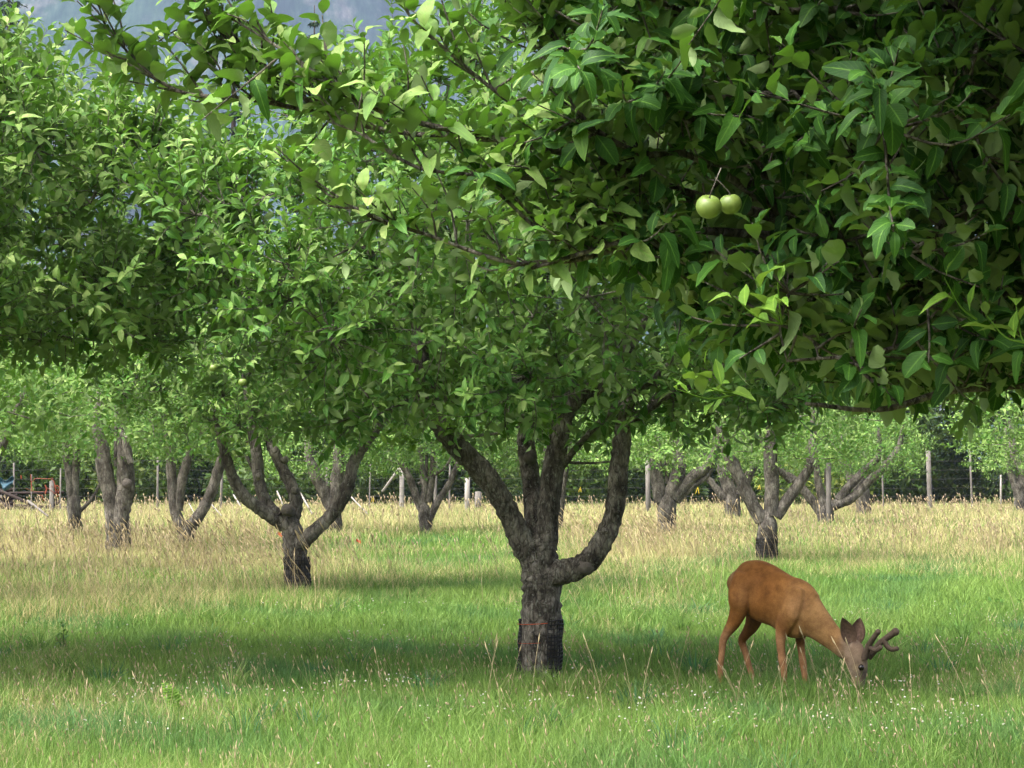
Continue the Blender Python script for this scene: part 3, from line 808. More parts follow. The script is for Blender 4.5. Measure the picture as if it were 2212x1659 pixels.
wood = Geo(); sk = Skeleton(wood)
sk.limb(np.array([[nbx, nby, -.3], [nbx, nby, .5], [nbx - .03, nby, 1.1], [nbx - .08, nby - .05, 1.7]]), [.2, .17, .16, .12], 14, 5, .1)
for (ax, ay, h, r) in ((.9, -.8, 3.2, .08), (1.2, .7, 3.4, .08), (0, 1.2, 3.5, .08), (-.1, -1.1, 3.4, .07), (-.5, -.2, 3.9, .07)):
    sk.limb(np.array([[nbx - .03, nby, 1.2], [nbx + ax * .4, nby + ay * .4, 1.8], [nbx + ax * .8, nby + ay * .8, 2.5], [nbx + ax, nby + ay, h]]), [r, r * .8, r * .6, r * .3], 10, 5, .1)
for L in NEAR:
    p = np.array([P(x, y, d) for x, y, r, d in L]); r = np.array([q[2] / FPX * q[3] for q in L])
    if L[0][0] >= 2400:
        s0 = np.array([nbx - .05, nby, max(1.3, p[0][2] - .45)]); p = np.vstack([s0, p]); r = np.concatenate([[r[0] * 1.25], r])
    sk.limb(p, r, 8, 6, .12)
inner = sk.p.copy()
# the part of the crown the picture shows: samples inside its outline
POLY = np.array([(1180, -60), (2300, -60), (2300, 830), (2120, 850), (1980, 870), (1880, 870), (1800, 830), (1650, 780), (1520, 730), (1420, 650), (1330, 600), (1230, 600), (1150, 590), (1060, 480), (1040, 330), (1150, 230)], float)
def inside(x, y, poly):
    c = np.zeros(len(x), bool); j = len(poly) - 1
    for i in range(len(poly)):
        xi, yi = poly[i]; xj, yj = poly[j]
        c ^= ((yi > y) != (yj > y)) & (x < (xj - xi) * (y - yi) / (yj - yi + 1e-9) + xi)
        j = i
    return c
nc = np.array([2.5, 6.3, 3.2]); nr = np.array([3.0, 2.9, 1.75])
cand = in_crown(14000, nc, nr, 14, 2.6, -.78)
px, py = proj(cand)
infr = (px > -60) & (px < 2272) & (py > -60) & (py < 1700) & (cand[:, 1] > 1)
keep = (~infr | inside(px, py, POLY)) & ((cand[:, 1] > 4.55) | (~infr & (cand[:, 2] > 2.75 + .1 * (cand[:, 1] - 3.5)) & (cand[:, 0] > .5)))
outer = cand[keep & ~infr][:2600]
view = cand[keep & infr]
# thicker where the picture is deep in the crown, thinner at the edge
ex, ey = R.uniform(1040, 2300, 6000), R.uniform(-60, 960, 6000)
dens = np.clip((ex - 1130) / 560, .06, 1)
ok = inside(ex, ey, POLY) & (R.random(6000) < dens)
extra = np.array([P(x, y, d) for x, y, d in zip(ex[ok], ey[ok], 5.1 + 2.6 * R.random(ok.sum()) ** .8)])
br = np.concatenate([outer[:110], outer[1900:2020], extra[:190]])
shade_roof = np.stack([R.uniform(.6, 3.8, 1900), R.uniform(2.6, 6.8, 1900), R.random(1900)], 1)  # dense unseen leaves above the frame, added to shade the near crown
shade_roof[:, 2] = 1.6 + .30 * shade_roof[:, 1] + .12 + 1.3 * shade_roof[:, 2] * np.clip(1.3 - np.abs(shade_roof[:, 0] - 2.4) / 3, .2, 1)
outer = np.concatenate([shade_roof, outer])
def clear_of_apples(p):
    x, y = proj(p); return p[~((np.abs(x - 1552) < 95) & (y > 335) & (y < 500) & (p[:, 1] < 5.5))]
extra = clear_of_apples(extra); view = clear_of_apples(view)
sk.grow(br[np.argsort(np.linalg.norm(br - np.array([nbx, nby, 2.6]), axis=1))], .022, .005, 6, .1)
ntree = thing('apple_tree', 'apple tree nearest the viewer, long boughs and deep shaded leaves over the deer, trunk unseen', 'tree', (nbx, nby, 0), 'apple trees of the orchard')
def not_before_apples(p):
    x, y = proj(p); return ~((np.abs(x - 1552) < 72) & (np.abs(y - 438) < 50) & (p[:, 1] < 4.95))
LEAF_MASK = not_before_apples
crown = Geo()
foliage(sk, crown, np.concatenate([extra[:2400], view[:500]]), .081, .021, T_OVAL, .15, True, .14, .34, .16)  # inner leaves tinted darker to stand in for deep crown shade
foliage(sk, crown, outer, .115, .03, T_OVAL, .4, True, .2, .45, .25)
# shoots on the thin outer boughs
runs = []
for L in NEAR[:13]:
    q = catmull(np.array([[*P(x, y, d)] for x, y, r, d in L]), 8)
    xx, yy = proj(q)
    q = q[(xx < 1560) & (xx > 100)]
    if len(q) < 5: continue
    ERECT = .5
    runs.append(leaf_run(q, .075, .036, 0, .75))
    for i in range(2, len(q)):
        for _ in range(1):
            if R.random() < (.5 if q[i][0] < .1 else .7):
                ax = nrm(q[min(i + 1, len(q) - 1)] - q[i - 1])
                e = q[i] + nrm(ax * .8 + UP * (1.1 * R.random() - .05) + R.normal(0, .35, 3)) * R.uniform(.10, .30)
                sh = catmull(np.vstack([q[i], (q[i] + e) / 2 + R.normal(0, .012, 3), e]), 3)
                tube(wood, sh, np.linspace(.0035, .0016, len(sh)), 4, False)
                runs.append(leaf_run(sh, .076, .023, .2, .74))
leaves(crown, *[np.concatenate(x) for x in zip(*runs)], T_OVAL)
wood.build('trunk', M_BARK, ntree, origin=(nbx, nby, 0))
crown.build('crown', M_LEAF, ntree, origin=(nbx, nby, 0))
nb = (nbx, nby, 0)
fresh_shoot(ntree, nb, P(1690, 700, 5.0), [P(1625, 590, 4.95), P(1680, 610, 4.9), P(1585, 640, 4.95)], .08, .03)
fresh_shoot(ntree, nb, P(2110, 690, 4.95), [P(2040, 600, 4.9)], .07, .05)
fresh_shoot(ntree, nb, P(2212, 740, 4.9), [P(2130, 680, 4.9), P(2195, 660, 4.9)], .085, .035)
fresh_shoot(ntree, nb, P(1600, 850, 5.3), [P(1480, 800, 5.2), P(1520, 790, 5.2), P(1460, 840, 5.2)], .07, .03)

# apples
LEAF_MASK = None; ERECT = 0.0
m, nt, b = new_mat('green_apple_skin')
tc = N(nt, 'ShaderNodeTexCoord'); n1 = noise(nt, 18, 4, .6, tc.outputs['Object']); n2 = noise(nt, 160, 2, .5, tc.outputs['Object'])
c = ramp(nt, [(.3, (.085, .15, .022)), (.7, (.155, .215, .042))], n1.outputs[0])
r2 = ramp(nt, [(.68, (0, 0, 0)), (.74, (1, 1, 1))], n2.outputs[0])
nt.links.new(mixc(nt, r2.outputs[0], c.outputs[0], (.22, .27, .10)), b.inputs['Base Color'])
b.inputs['Roughness'].default_value = .48
b.inputs['Subsurface Weight'].default_value = .1
b.inputs['Subsurface Radius'].default_value = (.01, .01, .004)
M_APPLE = m
def apple(label, c, r, hang, group, tilt=(0, 0)):
    root = thing('apple', label, 'apple', c, group)
    def fn(v):
        n = v / r; rho = np.sqrt(n[:, 0] ** 2 + n[:, 1] ** 2); z = n[:, 2]
        a = np.arctan2(n[:, 1], n[:, 0])
        z2 = z - .34 * np.exp(-(rho / .34) ** 2) * np.sign(z) * np.where(z > 0, 1, .7)
        k = 1 - .14 * np.clip(-z, 0, 1) ** 1.5
        k = k * (1 + .03 * np.cos(5 * a) * np.clip(-z, 0, 1))
        return np.stack([n[:, 0] * k, n[:, 1] * k, z2 * .96], 1) * r
    g = Geo(); ellipsoid(g, (0, 0, 0), (r, r, r), 24, 18, fn)
    g.build('fruit', M_APPLE, root)
    g = Geo(); h = np.asarray(hang) - np.asarray(c)
    tube(g, catmull(np.array([[0, 0, r * .55], [0, 0, r * 1.1], h]), 4), .0016, 5); g.build('stem', M_BARK, root)
    g = Geo()
    for a in np.arange(5) * 1.257:
        tube(g, np.array([[.12 * r * math.cos(a), .12 * r * math.sin(a), -.66 * r], [.22 * r * math.cos(a), .22 * r * math.sin(a), -.86 * r]]), [.0015, .0006], 4)
    g.build('calyx', M_CUT, root)
    root.rotation_euler = (*tilt, 0)
ah = P(1552, 385, 4.87)
apple('lower green apple of the hanging pair, blossom end turned outward', P(1531, 447, 4.8), .032, ah + np.array([-.01, 0, .0]), 'green apples on the trees', (.45, .12))
apple('upper green apple of the hanging pair, overlapped by the other', P(1578, 441, 4.84), .028, ah + np.array([.0, 0, .0]), 'green apples on the trees', (.2, -.15))
apple('small green apple among shaded leaves over the knobbed tree', P(524, 826, 12.7), .028, P(524, 806, 12.72), 'green apples on the trees')
apple('small green apple high in the leaves left of the forked tree', P(461, 795, 12.8), .026, P(461, 776, 12.82), 'green apples on the trees')
apple('dim green apple below the hanging pair', P(1490, 642, 5.75), .024, P(1492, 605, 5.77), 'green apples on the trees')

# ---------------------------------------------------------------- conifers and woodland beyond the fence
def conifer(label, x, y, h, rb, seed):
    g = Geo(); w = Geo(); rr = np.random.default_rng(seed)
    tube(w, np.array([[0, 0, -.3], [0, 0, h * .5], [0, 0, h]]), [h * .014, h * .008, .03], 8, True, .05)
    P_, D_, U_, S_, T_ = [], [], [], [], []
    z = h * .06
    while z < h * .985:
        f = 1 - z / h; L0 = rb * (f ** .75)
        for a in rr.random() * 6.28 + np.arange(7) * .9:
            L = L0 * (.65 + .5 * rr.random())
            if L < .15: continue
            a = a + rr.normal(0, .2)
            n = max(6, int(L * 9))
            t = np.linspace(.1, 1, n); droop = -.28 * t ** 1.6 * L + .12 * t * L
            c, s = math.cos(a), math.sin(a)
            p = np.stack([c * t * L, s * t * L, z + droop], 1)
            side = np.array([-s, c, 0.])
            for sg in (-1, 1, 0):
                off = sg * side * .9 + np.array([c, s, -.25 - .5 * rr.random()])
                P_.append(p + rr.normal(0, .05, p.shape)); D_.append(off + rr.normal(0, .3, p.shape)); U_.append(UP + rr.normal(0, .3, p.shape))
                S_.append((.35 + .5 * rr.random(n)) * (1.25 - .6 * t) * (.55 + .1 * L)); T_.append(np.clip(.45 + rr.normal(0, .25, n), 0, 1))
            if rr.random() < .35: tube(w, p[[0, n // 2, n - 1]], [.04, .025, .01], 4)
        z += h * .022 * (.6 + .8 * rr.random())
    th = [(v * np.array([.55, 1, 1]), t_, q_, r_, a_) for v, t_, q_, r_, a_ in T_LOW]
    leaves(g, *[np.concatenate(v) for v in (P_, D_, U_, S_, T_)], th)
    root = thing('conifer_tree', label, 'tree', (x, y, 0), 'conifers beyond the fence')
    w.build('trunk', M_BARK_RED, root); g.build('crown', M_NEEDLE, root)
    return root
def atx(px, d): return (px - 1106) / FPX * d
conifer('tall dark conifer against the mountain at the outermost edge of the leaves', atx(8, 140), 140, 41, 4.4, 51)
conifer('dark conifer behind the pale upper shoots, taller of the two side by side', atx(500, 150), 150, 39, 5.2, 52)
conifer('dark conifer behind the pale upper shoots, slimmer of the two side by side', atx(675, 158), 158, 39.5, 4.0, 53)
conifer('short dark conifer filling the gap behind the U shaped apple tree', atx(250, 138), 138, 22, 6.5, 55)
conifer('dark conifer behind the upper limbs of the forked apple tree', atx(1180, 142), 142, 23, 7.0, 56)
conifer('dark conifer behind the apple tree with the blackened limb', atx(1500, 136), 136, 21, 6.5, 57)
conifer('conifer almost hidden behind the shaded boughs over the deer', atx(1900, 150), 150, 30, 5.0, 54)

g = Geo(); w = Geo()
P_, D_, U_, S_, T_ = [], [], [], [], []
for i in range(58):
    cx = -48 + 96 * (i + R.random()) / 58; cy = R.uniform(104, 128); h = R.uniform(4.5, 8.0) if i % 3 else R.uniform(2.2, 3.4); rx = R.uniform(2.4, 4.0)
    n = 2400
    v = nrm(R.normal(0, 1, (n, 3))) * (R.random((n, 1)) ** .3)
    p = v * np.array([rx, rx, h * .55]) + np.array([cx, cy, h * .5])
    p = p[p[:, 2] > .05]; n = len(p)
    P_.append(p); D_.append(nrm(v[:n] * np.array([1, 1, .3]) + R.normal(0, .5, (n, 3)))); U_.append(UP + R.normal(0, .5, (n, 3)))
    S_.append(R.uniform(.25, .5, n)); T_.append(np.clip(R.normal(R.uniform(.05, .75), .16, n), 0, 1))
leaves(g, *[np.concatenate(v) for v in (P_, D_, U_, S_, T_)], T_LOW)
tag(g.build('undergrowth', M_WOODLAND), 'tangled dark and yellowish undergrowth along the back fence', 'undergrowth', kind='stuff')
def wood_crown(seed):
    rr = np.random.default_rng(seed); P_, D_, U_, S_, T_ = [], [], [], [], []
    for k in range(34):
        v = nrm(rr.normal(0, 1, 3)) * rr.random() ** .4 * np.array([.78, .78, .82]); n = 330; r = rr.uniform(.2, .36)
        q = nrm(rr.normal(0, 1, (n, 3))) * rr.random((n, 1)) ** .35
        P_.append(v + q * r); D_.append(nrm(q + v + rr.normal(0, .5, (n, 3)))); U_.append(UP + q * .6 + rr.normal(0, .4, (n, 3)))
        S_.append(rr.uniform(.055, .10, n)); T_.append(np.clip(rr.normal(rr.uniform(.25, .75), .14, n), 0, 1))
    g = Geo(); leaves(g, *[np.concatenate(v) for v in (P_, D_, U_, S_, T_)], T_LOW)
    me = fast_mesh('crown', np.concatenate(g.v), [np.concatenate(x) for x in g.f.values()], True, {k: np.concatenate(a) for k, a in g.a.items()})
    me.materials.append(M_WOODLAND); return me
WC = [wood_crown(i) for i in (71, 72, 73)]
for i, (px, d, h, lab) in enumerate([
    (-120, 114, 12, 'broad leafy tree beyond the orange netting'), (310, 120, 14, 'yellow green tree beyond the fence behind the thick double trunk'),
    (620, 113, 12, 'leafy tree beyond the fence behind the knobbed apple tree'), (930, 122, 13.5, 'leafy tree beyond the fence behind the five limbed apple tree'),
    (1240, 115, 12.5, 'yellowish tree beyond the fence between the forked and blackened apple trees'), (1560, 123, 14, 'leafy tree beyond the fence behind the three limbed apple tree'),
    (1850, 116, 12, 'leafy tree beyond the fence behind the wide spreading apple tree'), (2170, 120, 13, 'leafy tree beyond the fence and its squarest post')]):
    x = atx(px, d); R_ = 5.6
    root = thing('broadleaf_tree', lab, 'tree', (x, d, 0), 'leafy trees beyond the fence')
    w = Geo(); tube(w, np.array([[0, 0, -.3], [.1, 0, 1.6], [0, .1, 3.6], [.2, 0, h * .7]]), [.25, .2, .15, .06], 8, True, .1)
    w.build('trunk', M_BARK_FAR, root)
    o = link(bpy.data.objects.new('crown', WC[i % 3]), root); o.location = (0, 0, h * .5 + .3); o.rotation_euler = (0, 0, i * 1.7); o.scale = (R_, R_, h * .5)

# ---------------------------------------------------------------- fence, stakes, netting
fd = 88.0
fence = thing('deer_fence', 'tall wire deer fence on weathered grey posts across the back of the orchard', 'fence', (0, fd, 0))
o0 = np.array([0, fd, 0])
def post(root, name, px, ytop, d, rpx, mat, tip=0.0, origin=None):
    top = P(px, ytop, d); g = Geo(); r = .66 * rpx / FPX * d
    x = top[0] + tip
    tube(g, np.array([[x, d, -.2], [x - tip * .5, d, top[2] * .5], [top[0], d, top[2]]]), [r * 1.05, r, r * .95], 9, True, .06)
    return g.build(name, mat, root, origin=origin)
for px, yt, r in ((-150, 1000, 4), (2, 1070, 4), (30, 1000, 3), (131, 1012, 2.5), (341, 985, 4), (480, 1010, 4.5), (705, 1002, 5), (800, 1002, 2.5), (868, 1005, 8), (941, 985, 5.5), (972, 990, 3), (1400, 985, 4.5), (1905, 990, 3), (2005, 975, 8), (2095, 968, 3.5), (2330, 980, 5)):
    post(fence, 'fence_post', px, yt, fd, r, M_PALE if r > 7 and px < 1500 else M_POST, R.normal(0, .06), o0)
g = Geo(); tube(g, np.array([P(862, 1012, fd - .15), P(826, 1062, fd - .15)]), 3.2 / FPX * fd, 6); g.build('brace', M_PALE, fence, origin=o0)
g = Geo()
xs = np.linspace(-30, 30, 25)
for z in (.25, .55, .85, 1.2, 1.6, 2.0, 2.4):
    tube(g, np.stack([xs, np.full(25, fd - .12), z + .03 * np.sin(xs * 1.3 + z)], 1), .005, 4, False)
g.build('wire_strand', M_WIRE, fence, origin=o0)

def stick(name, label, cat, a, b, r, mat, group=None, d2=None):
    root_p = np.array([b[0], b[1], 0]) if b[2] < a[2] else np.array([a[0], a[1], 0])
    g = Geo(); m_ = (a + b) / 2 + R.normal(0, .01, 3)
    tube(g, np.array([a, m_, b]), [r, r * 1.03, r * .95], 8, True, .06, True)
    o = g.build(name, mat, None, origin=root_p); o.location = root_p
    return tag(o, label, cat, group)
GS = 'pale poles leaning in the dry grass'
for (zf, x0, y0, x1, y1, r, d, lab) in (
    (Z4, 188, 1445, 325, 1550, 11, 64, 'thick grey pole leaning below the orange netting'),
    (Z4, 1418, 1458, 1495, 1545, 5, 66, 'pale pole leaning between the U shaped tree and the knobbed tree'),
    (Z4, 1275, 1460, 1318, 1545, 4, 70, 'thin pole leaning inside the U shaped fork'),
    (Z5, 212, 780, 262, 860, 8, 74, 'short pole leaning beside the lowest limb of the knobbed tree'),
    (Z5, 532, 752, 572, 850, 8, 76, 'pole leaning just above the sawn knob'),
    (Z5, 703, 765, 790, 920, 8, 70, 'pole leaning between the knobbed tree and the dark V shaped tree'),
    (Z5, 1070, 785, 1200, 920, 7, 68, 'long thin pole leaning in front of the white gate post')):
    k = zf(1, 0)[0] - zf(0, 0)[0]
    a = P(*zf(x0, y0), d); bb = P(*zf(x1, y1), d - 1.0)
    stick('leaning_pole', lab, 'pole', a, bb, .75 * r * k / FPX * d, M_PALE if r < 9 else M_POST, GS)
SG = 'upright stakes beside the trees'
def stake(lab, px, yt, yb, rpx, mat=M_POST, d=None):
    d = d or ground_depth(yb); a = P(px, yt, d); stick('tree_stake', lab, 'stake', a, np.array([a[0], d, -.2]), rpx / FPX * d, mat, SG)
stake('dark stake in front of the wide spreading apple tree', 1790, 1000, 1150, 5.5)
stake('grey stake touching the thick tree with the blackened limb', 1399, 995, 1125, 5)
stake('short grey stake behind the lower bend of the forked tree', 1033, 1062, 1112, 7)
stake('pale short stake between the forked tree and its first limb', 1010, 1032, 1095, 5.5, M_PALE, 84)
stake('broad pale stake beside the leaning dark trunk at the edge', 2201, 1031, 1110, 12)
stake('slim pale stake beyond the squarest fence post', 2162, 1026, 1080, 2, M_PALE, 96)
stake('pale stake behind the limb of the wide spreading tree', 1849, 1030, 1090, 4, M_POST)

# orange netting with dark wood and a blue tarpaulin behind it
net = thing('orange_netting', 'torn orange netting on thin rods in front of dark timber', 'netting', (atx(70, 82), 82, 0))
nb_ = np.array([atx(70, 82), 82, 0])
Zc = lambda x, y: (x * .16, 929 + y * .16)
def wirep(pl, r, d=82):
    g = Geo(); tube(g, catmull(np.array([P(*Zc(x, y), d) for x, y in pl]), 4), r, 5); return g
g = Geo()
for pl, r in (([(415, 600), (425, 720), (430, 830)], .022), ([(440, 700), (480, 655), (580, 658), (680, 660), (700, 680)], .014), ([(700, 640), (740, 730), (760, 860)], .018),
              ([(285, 610), (290, 660)], .03), ([(610, 740), (630, 800), (610, 860)], .03), ([(640, 780), (720, 840), (790, 900)], .012), ([(20, 760), (70, 820), (60, 900)], .012),
              ([(530, 880), (570, 890), (590, 960)], .015), ([(350, 790), (480, 830), (620, 830)], .008), ([(740, 750), (800, 770), (790, 860)], .015), ([(0, 750), (45, 785)], .012)):
    if max(x for x, y in pl) > 80: tube(g, catmull(np.array([P(*Zc(x, y), 82) for x, y in pl]), 4), r, 5)
for i in range(14):
    x = 690 + R.random() * 110; y = 680 + R.random() * 220
    tube(g, np.array([P(*Zc(x, y), 82), P(*Zc(x + R.normal(0, 18), y + 40 * R.random()), 82.05)]), .02, 4)
g.build('net_strand', M_NET, net, origin=nb_)
for x, yt in ((428, 600), (820, 570), (700, 690)):
    q = P(*Zc(x, yt), 82.1); g = Geo(); tube(g, np.array([[q[0], 82.1, -.1], [q[0], 82.1, q[2]]]), .025 if x != 700 else .10, 6); g.build('rod', M_POST, net, origin=nb_)
g = Geo()
for i in range(16):
    x0 = atx(-60 + 190 * R.random(), 86); z = .15 + 1.0 * R.random(); l = R.uniform(.8, 1.8); a = R.normal(0, .25)
    y = 85.5 + R.random() * 1.5
    tube(g, np.array([[x0 - l, y, max(.05, z - l * a)], [x0, y + .05, z], [x0 + l, y, z + l * a]]), R.uniform(.05, .12), 7, True, .2, True)
o = g.build('timber_heap', M_DARKWOOD, None, origin=(atx(60, 86), 86, 0)); o.location = (atx(60, 86), 86, 0)
tag(o, 'dark rotting timber heaped behind the orange netting', 'timber heap')
g = Geo(); nxp = 14
tt = np.linspace(0, 1, nxp); A, B = np.meshgrid(tt, tt)
q0 = P(12, 1047, 81.5)
tv = np.stack([q0[0] + (A - .5) * .62, 81.5 + .22 * np.sin(A * 9) * B + .1 * np.sin(B * 7), q0[2] + .05 - (B - .5) * .42 + .10 * np.cos(A * 6.5)], -1).reshape(-1, 3)
i = np.arange(nxp - 1)[:, None] * nxp; j = np.arange(nxp - 1)[None, :]
g.add(tv, [np.stack([i + j, i + j + 1, i + nxp + j + 1, i + nxp + j], -1).reshape(-1, 4)])
o = g.build('tarpaulin', M_BLUE, None, origin=(q0[0], 81.5, q0[2])); o.location = (q0[0], 81.5, q0[2])
md_ = o.modifiers.new('thickness', 'SOLIDIFY'); md_.thickness = .012
tag(o, 'crumpled blue tarpaulin hung by the orange netting', 'tarpaulin')

# little orange marker flags and yellow ribbons
def flag(lab, px, py, d, group='orange marker flags in the dry grass'):
    p = P(px, py, d); root = thing('marker_flag', lab, 'flag', (p[0], d, 0), group)
    g = Geo(); tube(g, np.array([[0, 0, -.05], [0, 0, p[2] + .05]]), .004, 5); g.build('flag_wire', M_WIRE, root)
    g = Geo(); A, B = np.meshgrid(np.linspace(0, 1, 6), np.linspace(0, 1, 4))
    v = np.stack([A * .10, .03 * np.sin(A * 5), p[2] - .03 + B * .06 - .05 * A], -1).reshape(-1, 3)
    i = np.arange(3)[:, None] * 6; j = np.arange(5)[None, :]
    g.add(v, [np.stack([i + j, i + j + 1, i + 7 + j, i + 6 + j], -1).reshape(-1, 4)]); g.build('flag_sheet', M_ORANGE, root)
flag('orange marker flag in tan grass beside the knobbed tree', 598, 1193 - 42, 37)
flag('orange marker flag in green grass past the knobbed tree', 811 - 42, 1166, 42)
def ribbon(lab, px, py, d):
    p = P(px, py, d); g = Geo()
    for k in range(2):
        t = np.linspace(0, 1, 6)
        tube(g, np.stack([(.03 + .06 * k) * t * (1 - 2 * k), .02 * np.sin(t * 5), -.22 * t], 1), [.007, .009, .009, .009, .008, .004], 4)
    o = g.build('ribbon', M_YELLOW, None); o.location = p
    tag(o, lab, 'ribbon', 'yellow ribbons tied in the orchard')
for lab, px, py, d in (('yellow ribbon hanging by the netting at the far edge', 10, 838, 40), ('yellow ribbon tied low near the thick double trunk', 284, 1066, 60), ('yellow ribbon near the dark limbed tree behind dry seed heads', 1508, 1052, 60),
                       ('yellow ribbon beyond the forked tree over the dry grass', 1254, 1052, 80), ('yellow ribbon in the bushes by the white gate post', 864 - 58, 1074, 80), ('yellow ribbon behind the three limbed tree', 1641, 1047, 80)):
    ribbon(lab, px, py, d)

# ---------------------------------------------------------------- deer
TH = math.radians(40)
fwd = np.array([math.cos(TH), -math.sin(TH), 0]); lat = np.array([math.sin(TH), math.cos(TH), 0])
def ZD(x, y): return (1504.2 + x * .22, 1168 + y * .22)
D0 = 14.9
DP = P(*ZD(700, 1500), D0); DP[2] = 0
def dpt(zx, zy, t=0.0):
    r = ray(*ZD(zx, zy)); c = np.array([0, 0, CAMZ]); pl = DP + lat * t
    return c + r * (np.dot(pl - c, lat) / np.dot(r, lat))
KD = .22 / FPX * D0
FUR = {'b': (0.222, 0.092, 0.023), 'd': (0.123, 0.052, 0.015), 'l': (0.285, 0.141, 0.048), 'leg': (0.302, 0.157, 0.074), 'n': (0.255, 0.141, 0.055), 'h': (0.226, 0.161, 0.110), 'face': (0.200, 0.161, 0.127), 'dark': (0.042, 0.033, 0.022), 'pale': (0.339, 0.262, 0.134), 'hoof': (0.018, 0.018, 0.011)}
body = Geo(); cn, cc, crd = [], [], []
def loft(rows, k=16, per=4, square=1.0):
    """rows: (zx, zy, half height in zoom px, half width m, lateral t, colour)"""
    c = np.array([dpt(a, b_, t) for a, b_, h, w, t, col in rows]); hh = np.array([r[2] * KD for r in rows]); ww = np.array([r[3] for r in rows])
    q = catmull(np.column_stack([c, hh, ww]), per); c, hh, ww = q[:, :3], q[:, 3], q[:, 4]
    n = len(c); t = nrm(np.gradient(c, axis=0)); side = nrm(lat - t * (t @ lat)[:, None]); up = np.cross(side, t)
    a = np.arange(k) * 2 * math.pi / k
    v = c[:, None] + side[:, None] * (np.cos(a)[None] * ww[:, None])[..., None] + up[:, None] * (np.sin(a)[None] * hh[:, None])[..., None]
    v = v.reshape(-1, 3); v = np.vstack([v, c[0] - t[0] * hh[0] * .35, c[-1] + t[-1] * hh[-1] * .35])
    i = np.arange(n - 1)[:, None] * k; j = np.arange(k)[None]; j2 = (j + 1) % k
    qd = np.stack([i + j, i + j2, i + k + j2, i + k + j], -1).reshape(-1, 4); m0 = n * k
    body.add(v, [qd, np.stack([np.full(k, m0), (np.arange(k) + 1) % k, np.arange(k)], -1), np.stack([np.full(k, m0 + 1), (n - 1) * k + np.arange(k), (n - 1) * k + (np.arange(k) + 1) % k], -1)])
    cols = np.array([FUR[r[5]] for r in rows]); f = np.linspace(0, len(rows) - 1, n)
    cn.append(c); crd.append((hh + ww) / 2); cc.append(np.stack([np.interp(f, np.arange(len(rows)), cols[:, z]) for z in range(3)], 1))
loft([(372, 330, 75, .05, 0, 'd'), (405, 372, 150, .095, 0, 'b'), (470, 400, 222, .125, 0, 'b'), (560, 445, 275, .14, 0, 'b'), (650, 500, 292, .135, 0, 'b'), (750, 552, 282, .15, 0, 'b'), (850, 600, 272, .145, 0, 'b'), (940, 648, 292, .125, 0, 'l'), (1030, 700, 280, .11, 0, 'l'), (1110, 745, 235, .10, 0, 'n')], 20)
loft([(980, 640, 230, .115, 0, 'l'), (1090, 735, 215, .10, 0, 'n'), (1190, 815, 165, .08, 0, 'n'), (1300, 920, 128, .066, 0, 'n'), (1400, 1010, 108, .058, 0, 'n'), (1480, 1080, 100, .055, 0, 'h')], 16)
loft([(1480, 1000, 80, .05, 0, 'h'), (1535, 1085, 118, .062, 0, 'h'), (1570, 1180, 112, .062, 0, 'h'), (1586, 1260, 98, .058, 0, 'face'), (1592, 1340, 76, .045, 0, 'face'), (1595, 1410, 60, .036, 0, 'face'), (1598, 1470, 48, .032, 0, 'dark'), (1598, 1510, 34, .026, 0, 'dark')], 16)
def leg(rows, t, k=12):
    loft([(x, y, r, r * KD * wf, t * tf, c) for x, y, r, wf, tf, c in rows], k)
leg([(475, 330, 110, .8, .75, 'b'), (440, 470, 128, .85, 1.0, 'b'), (425, 600, 118, .85, 1.12, 'b'), (412, 690, 96, .75, 1.05, 'b'), (368, 800, 74, .75, 1, 'b'), (300, 905, 50, .75, 1, 'leg'), (262, 985, 42, .8, 1, 'leg'), (252, 1090, 36, .85, 1, 'leg'), (240, 1200, 32, .9, 1, 'leg'), (236, 1300, 33, .9, 1, 'leg'), (250, 1385, 28, .9, 1, 'leg'), (262, 1440, 32, .9, 1, 'hoof')], -.105)
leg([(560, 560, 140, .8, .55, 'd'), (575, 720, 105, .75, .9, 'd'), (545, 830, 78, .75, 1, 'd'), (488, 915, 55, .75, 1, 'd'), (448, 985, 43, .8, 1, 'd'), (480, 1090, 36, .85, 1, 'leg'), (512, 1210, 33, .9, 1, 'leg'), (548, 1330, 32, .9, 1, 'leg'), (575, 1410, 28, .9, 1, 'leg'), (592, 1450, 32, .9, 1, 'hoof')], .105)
leg([(985, 470, 85, .6, .85, 'l'), (960, 580, 112, .62, 1.05, 'l'), (920, 710, 118, .62, 1.2, 'l'), (865, 830, 95, .7, 1, 'b'), (832, 930, 62, .75, 1, 'leg'), (828, 1020, 47, .85, 1, 'leg'), (838, 1110, 41, .9, 1, 'leg'), (846, 1180, 43, .9, 1, 'leg'), (860, 1270, 35, .9, 1, 'leg'), (862, 1370, 31, .9, 1, 'leg'), (864, 1450, 33, .9, 1, 'leg'), (872, 1510, 27, .9, 1, 'leg'), (880, 1550, 32, .9, 1, 'hoof')], -.085)
leg([(1010, 780, 110, .6, .7, 'n'), (1020, 900, 72, .7, .95, 'n'), (1022, 990, 48, .8, 1, 'd'), (1034, 1100, 38, .9, 1, 'leg'), (1046, 1190, 39, .9, 1, 'leg'), (1058, 1280, 33, .9, 1, 'leg'), (1066, 1360, 30, .9, 1, 'leg'), (1076, 1430, 27, .9, 1, 'leg'), (1084, 1490, 32, .9, 1, 'hoof')], .085)
tmp = body.build('body', M_FUR)
rm = tmp.modifiers.new('r', 'REMESH'); rm.mode = 'VOXEL'; rm.voxel_size = .0085
sm = tmp.modifiers.new('s', 'SMOOTH'); sm.factor = .5; sm.iterations = 3
me = bpy.data.meshes.new_from_object(tmp.evaluated_get(bpy.context.evaluated_depsgraph_get()))
bpy.data.objects.remove(tmp)
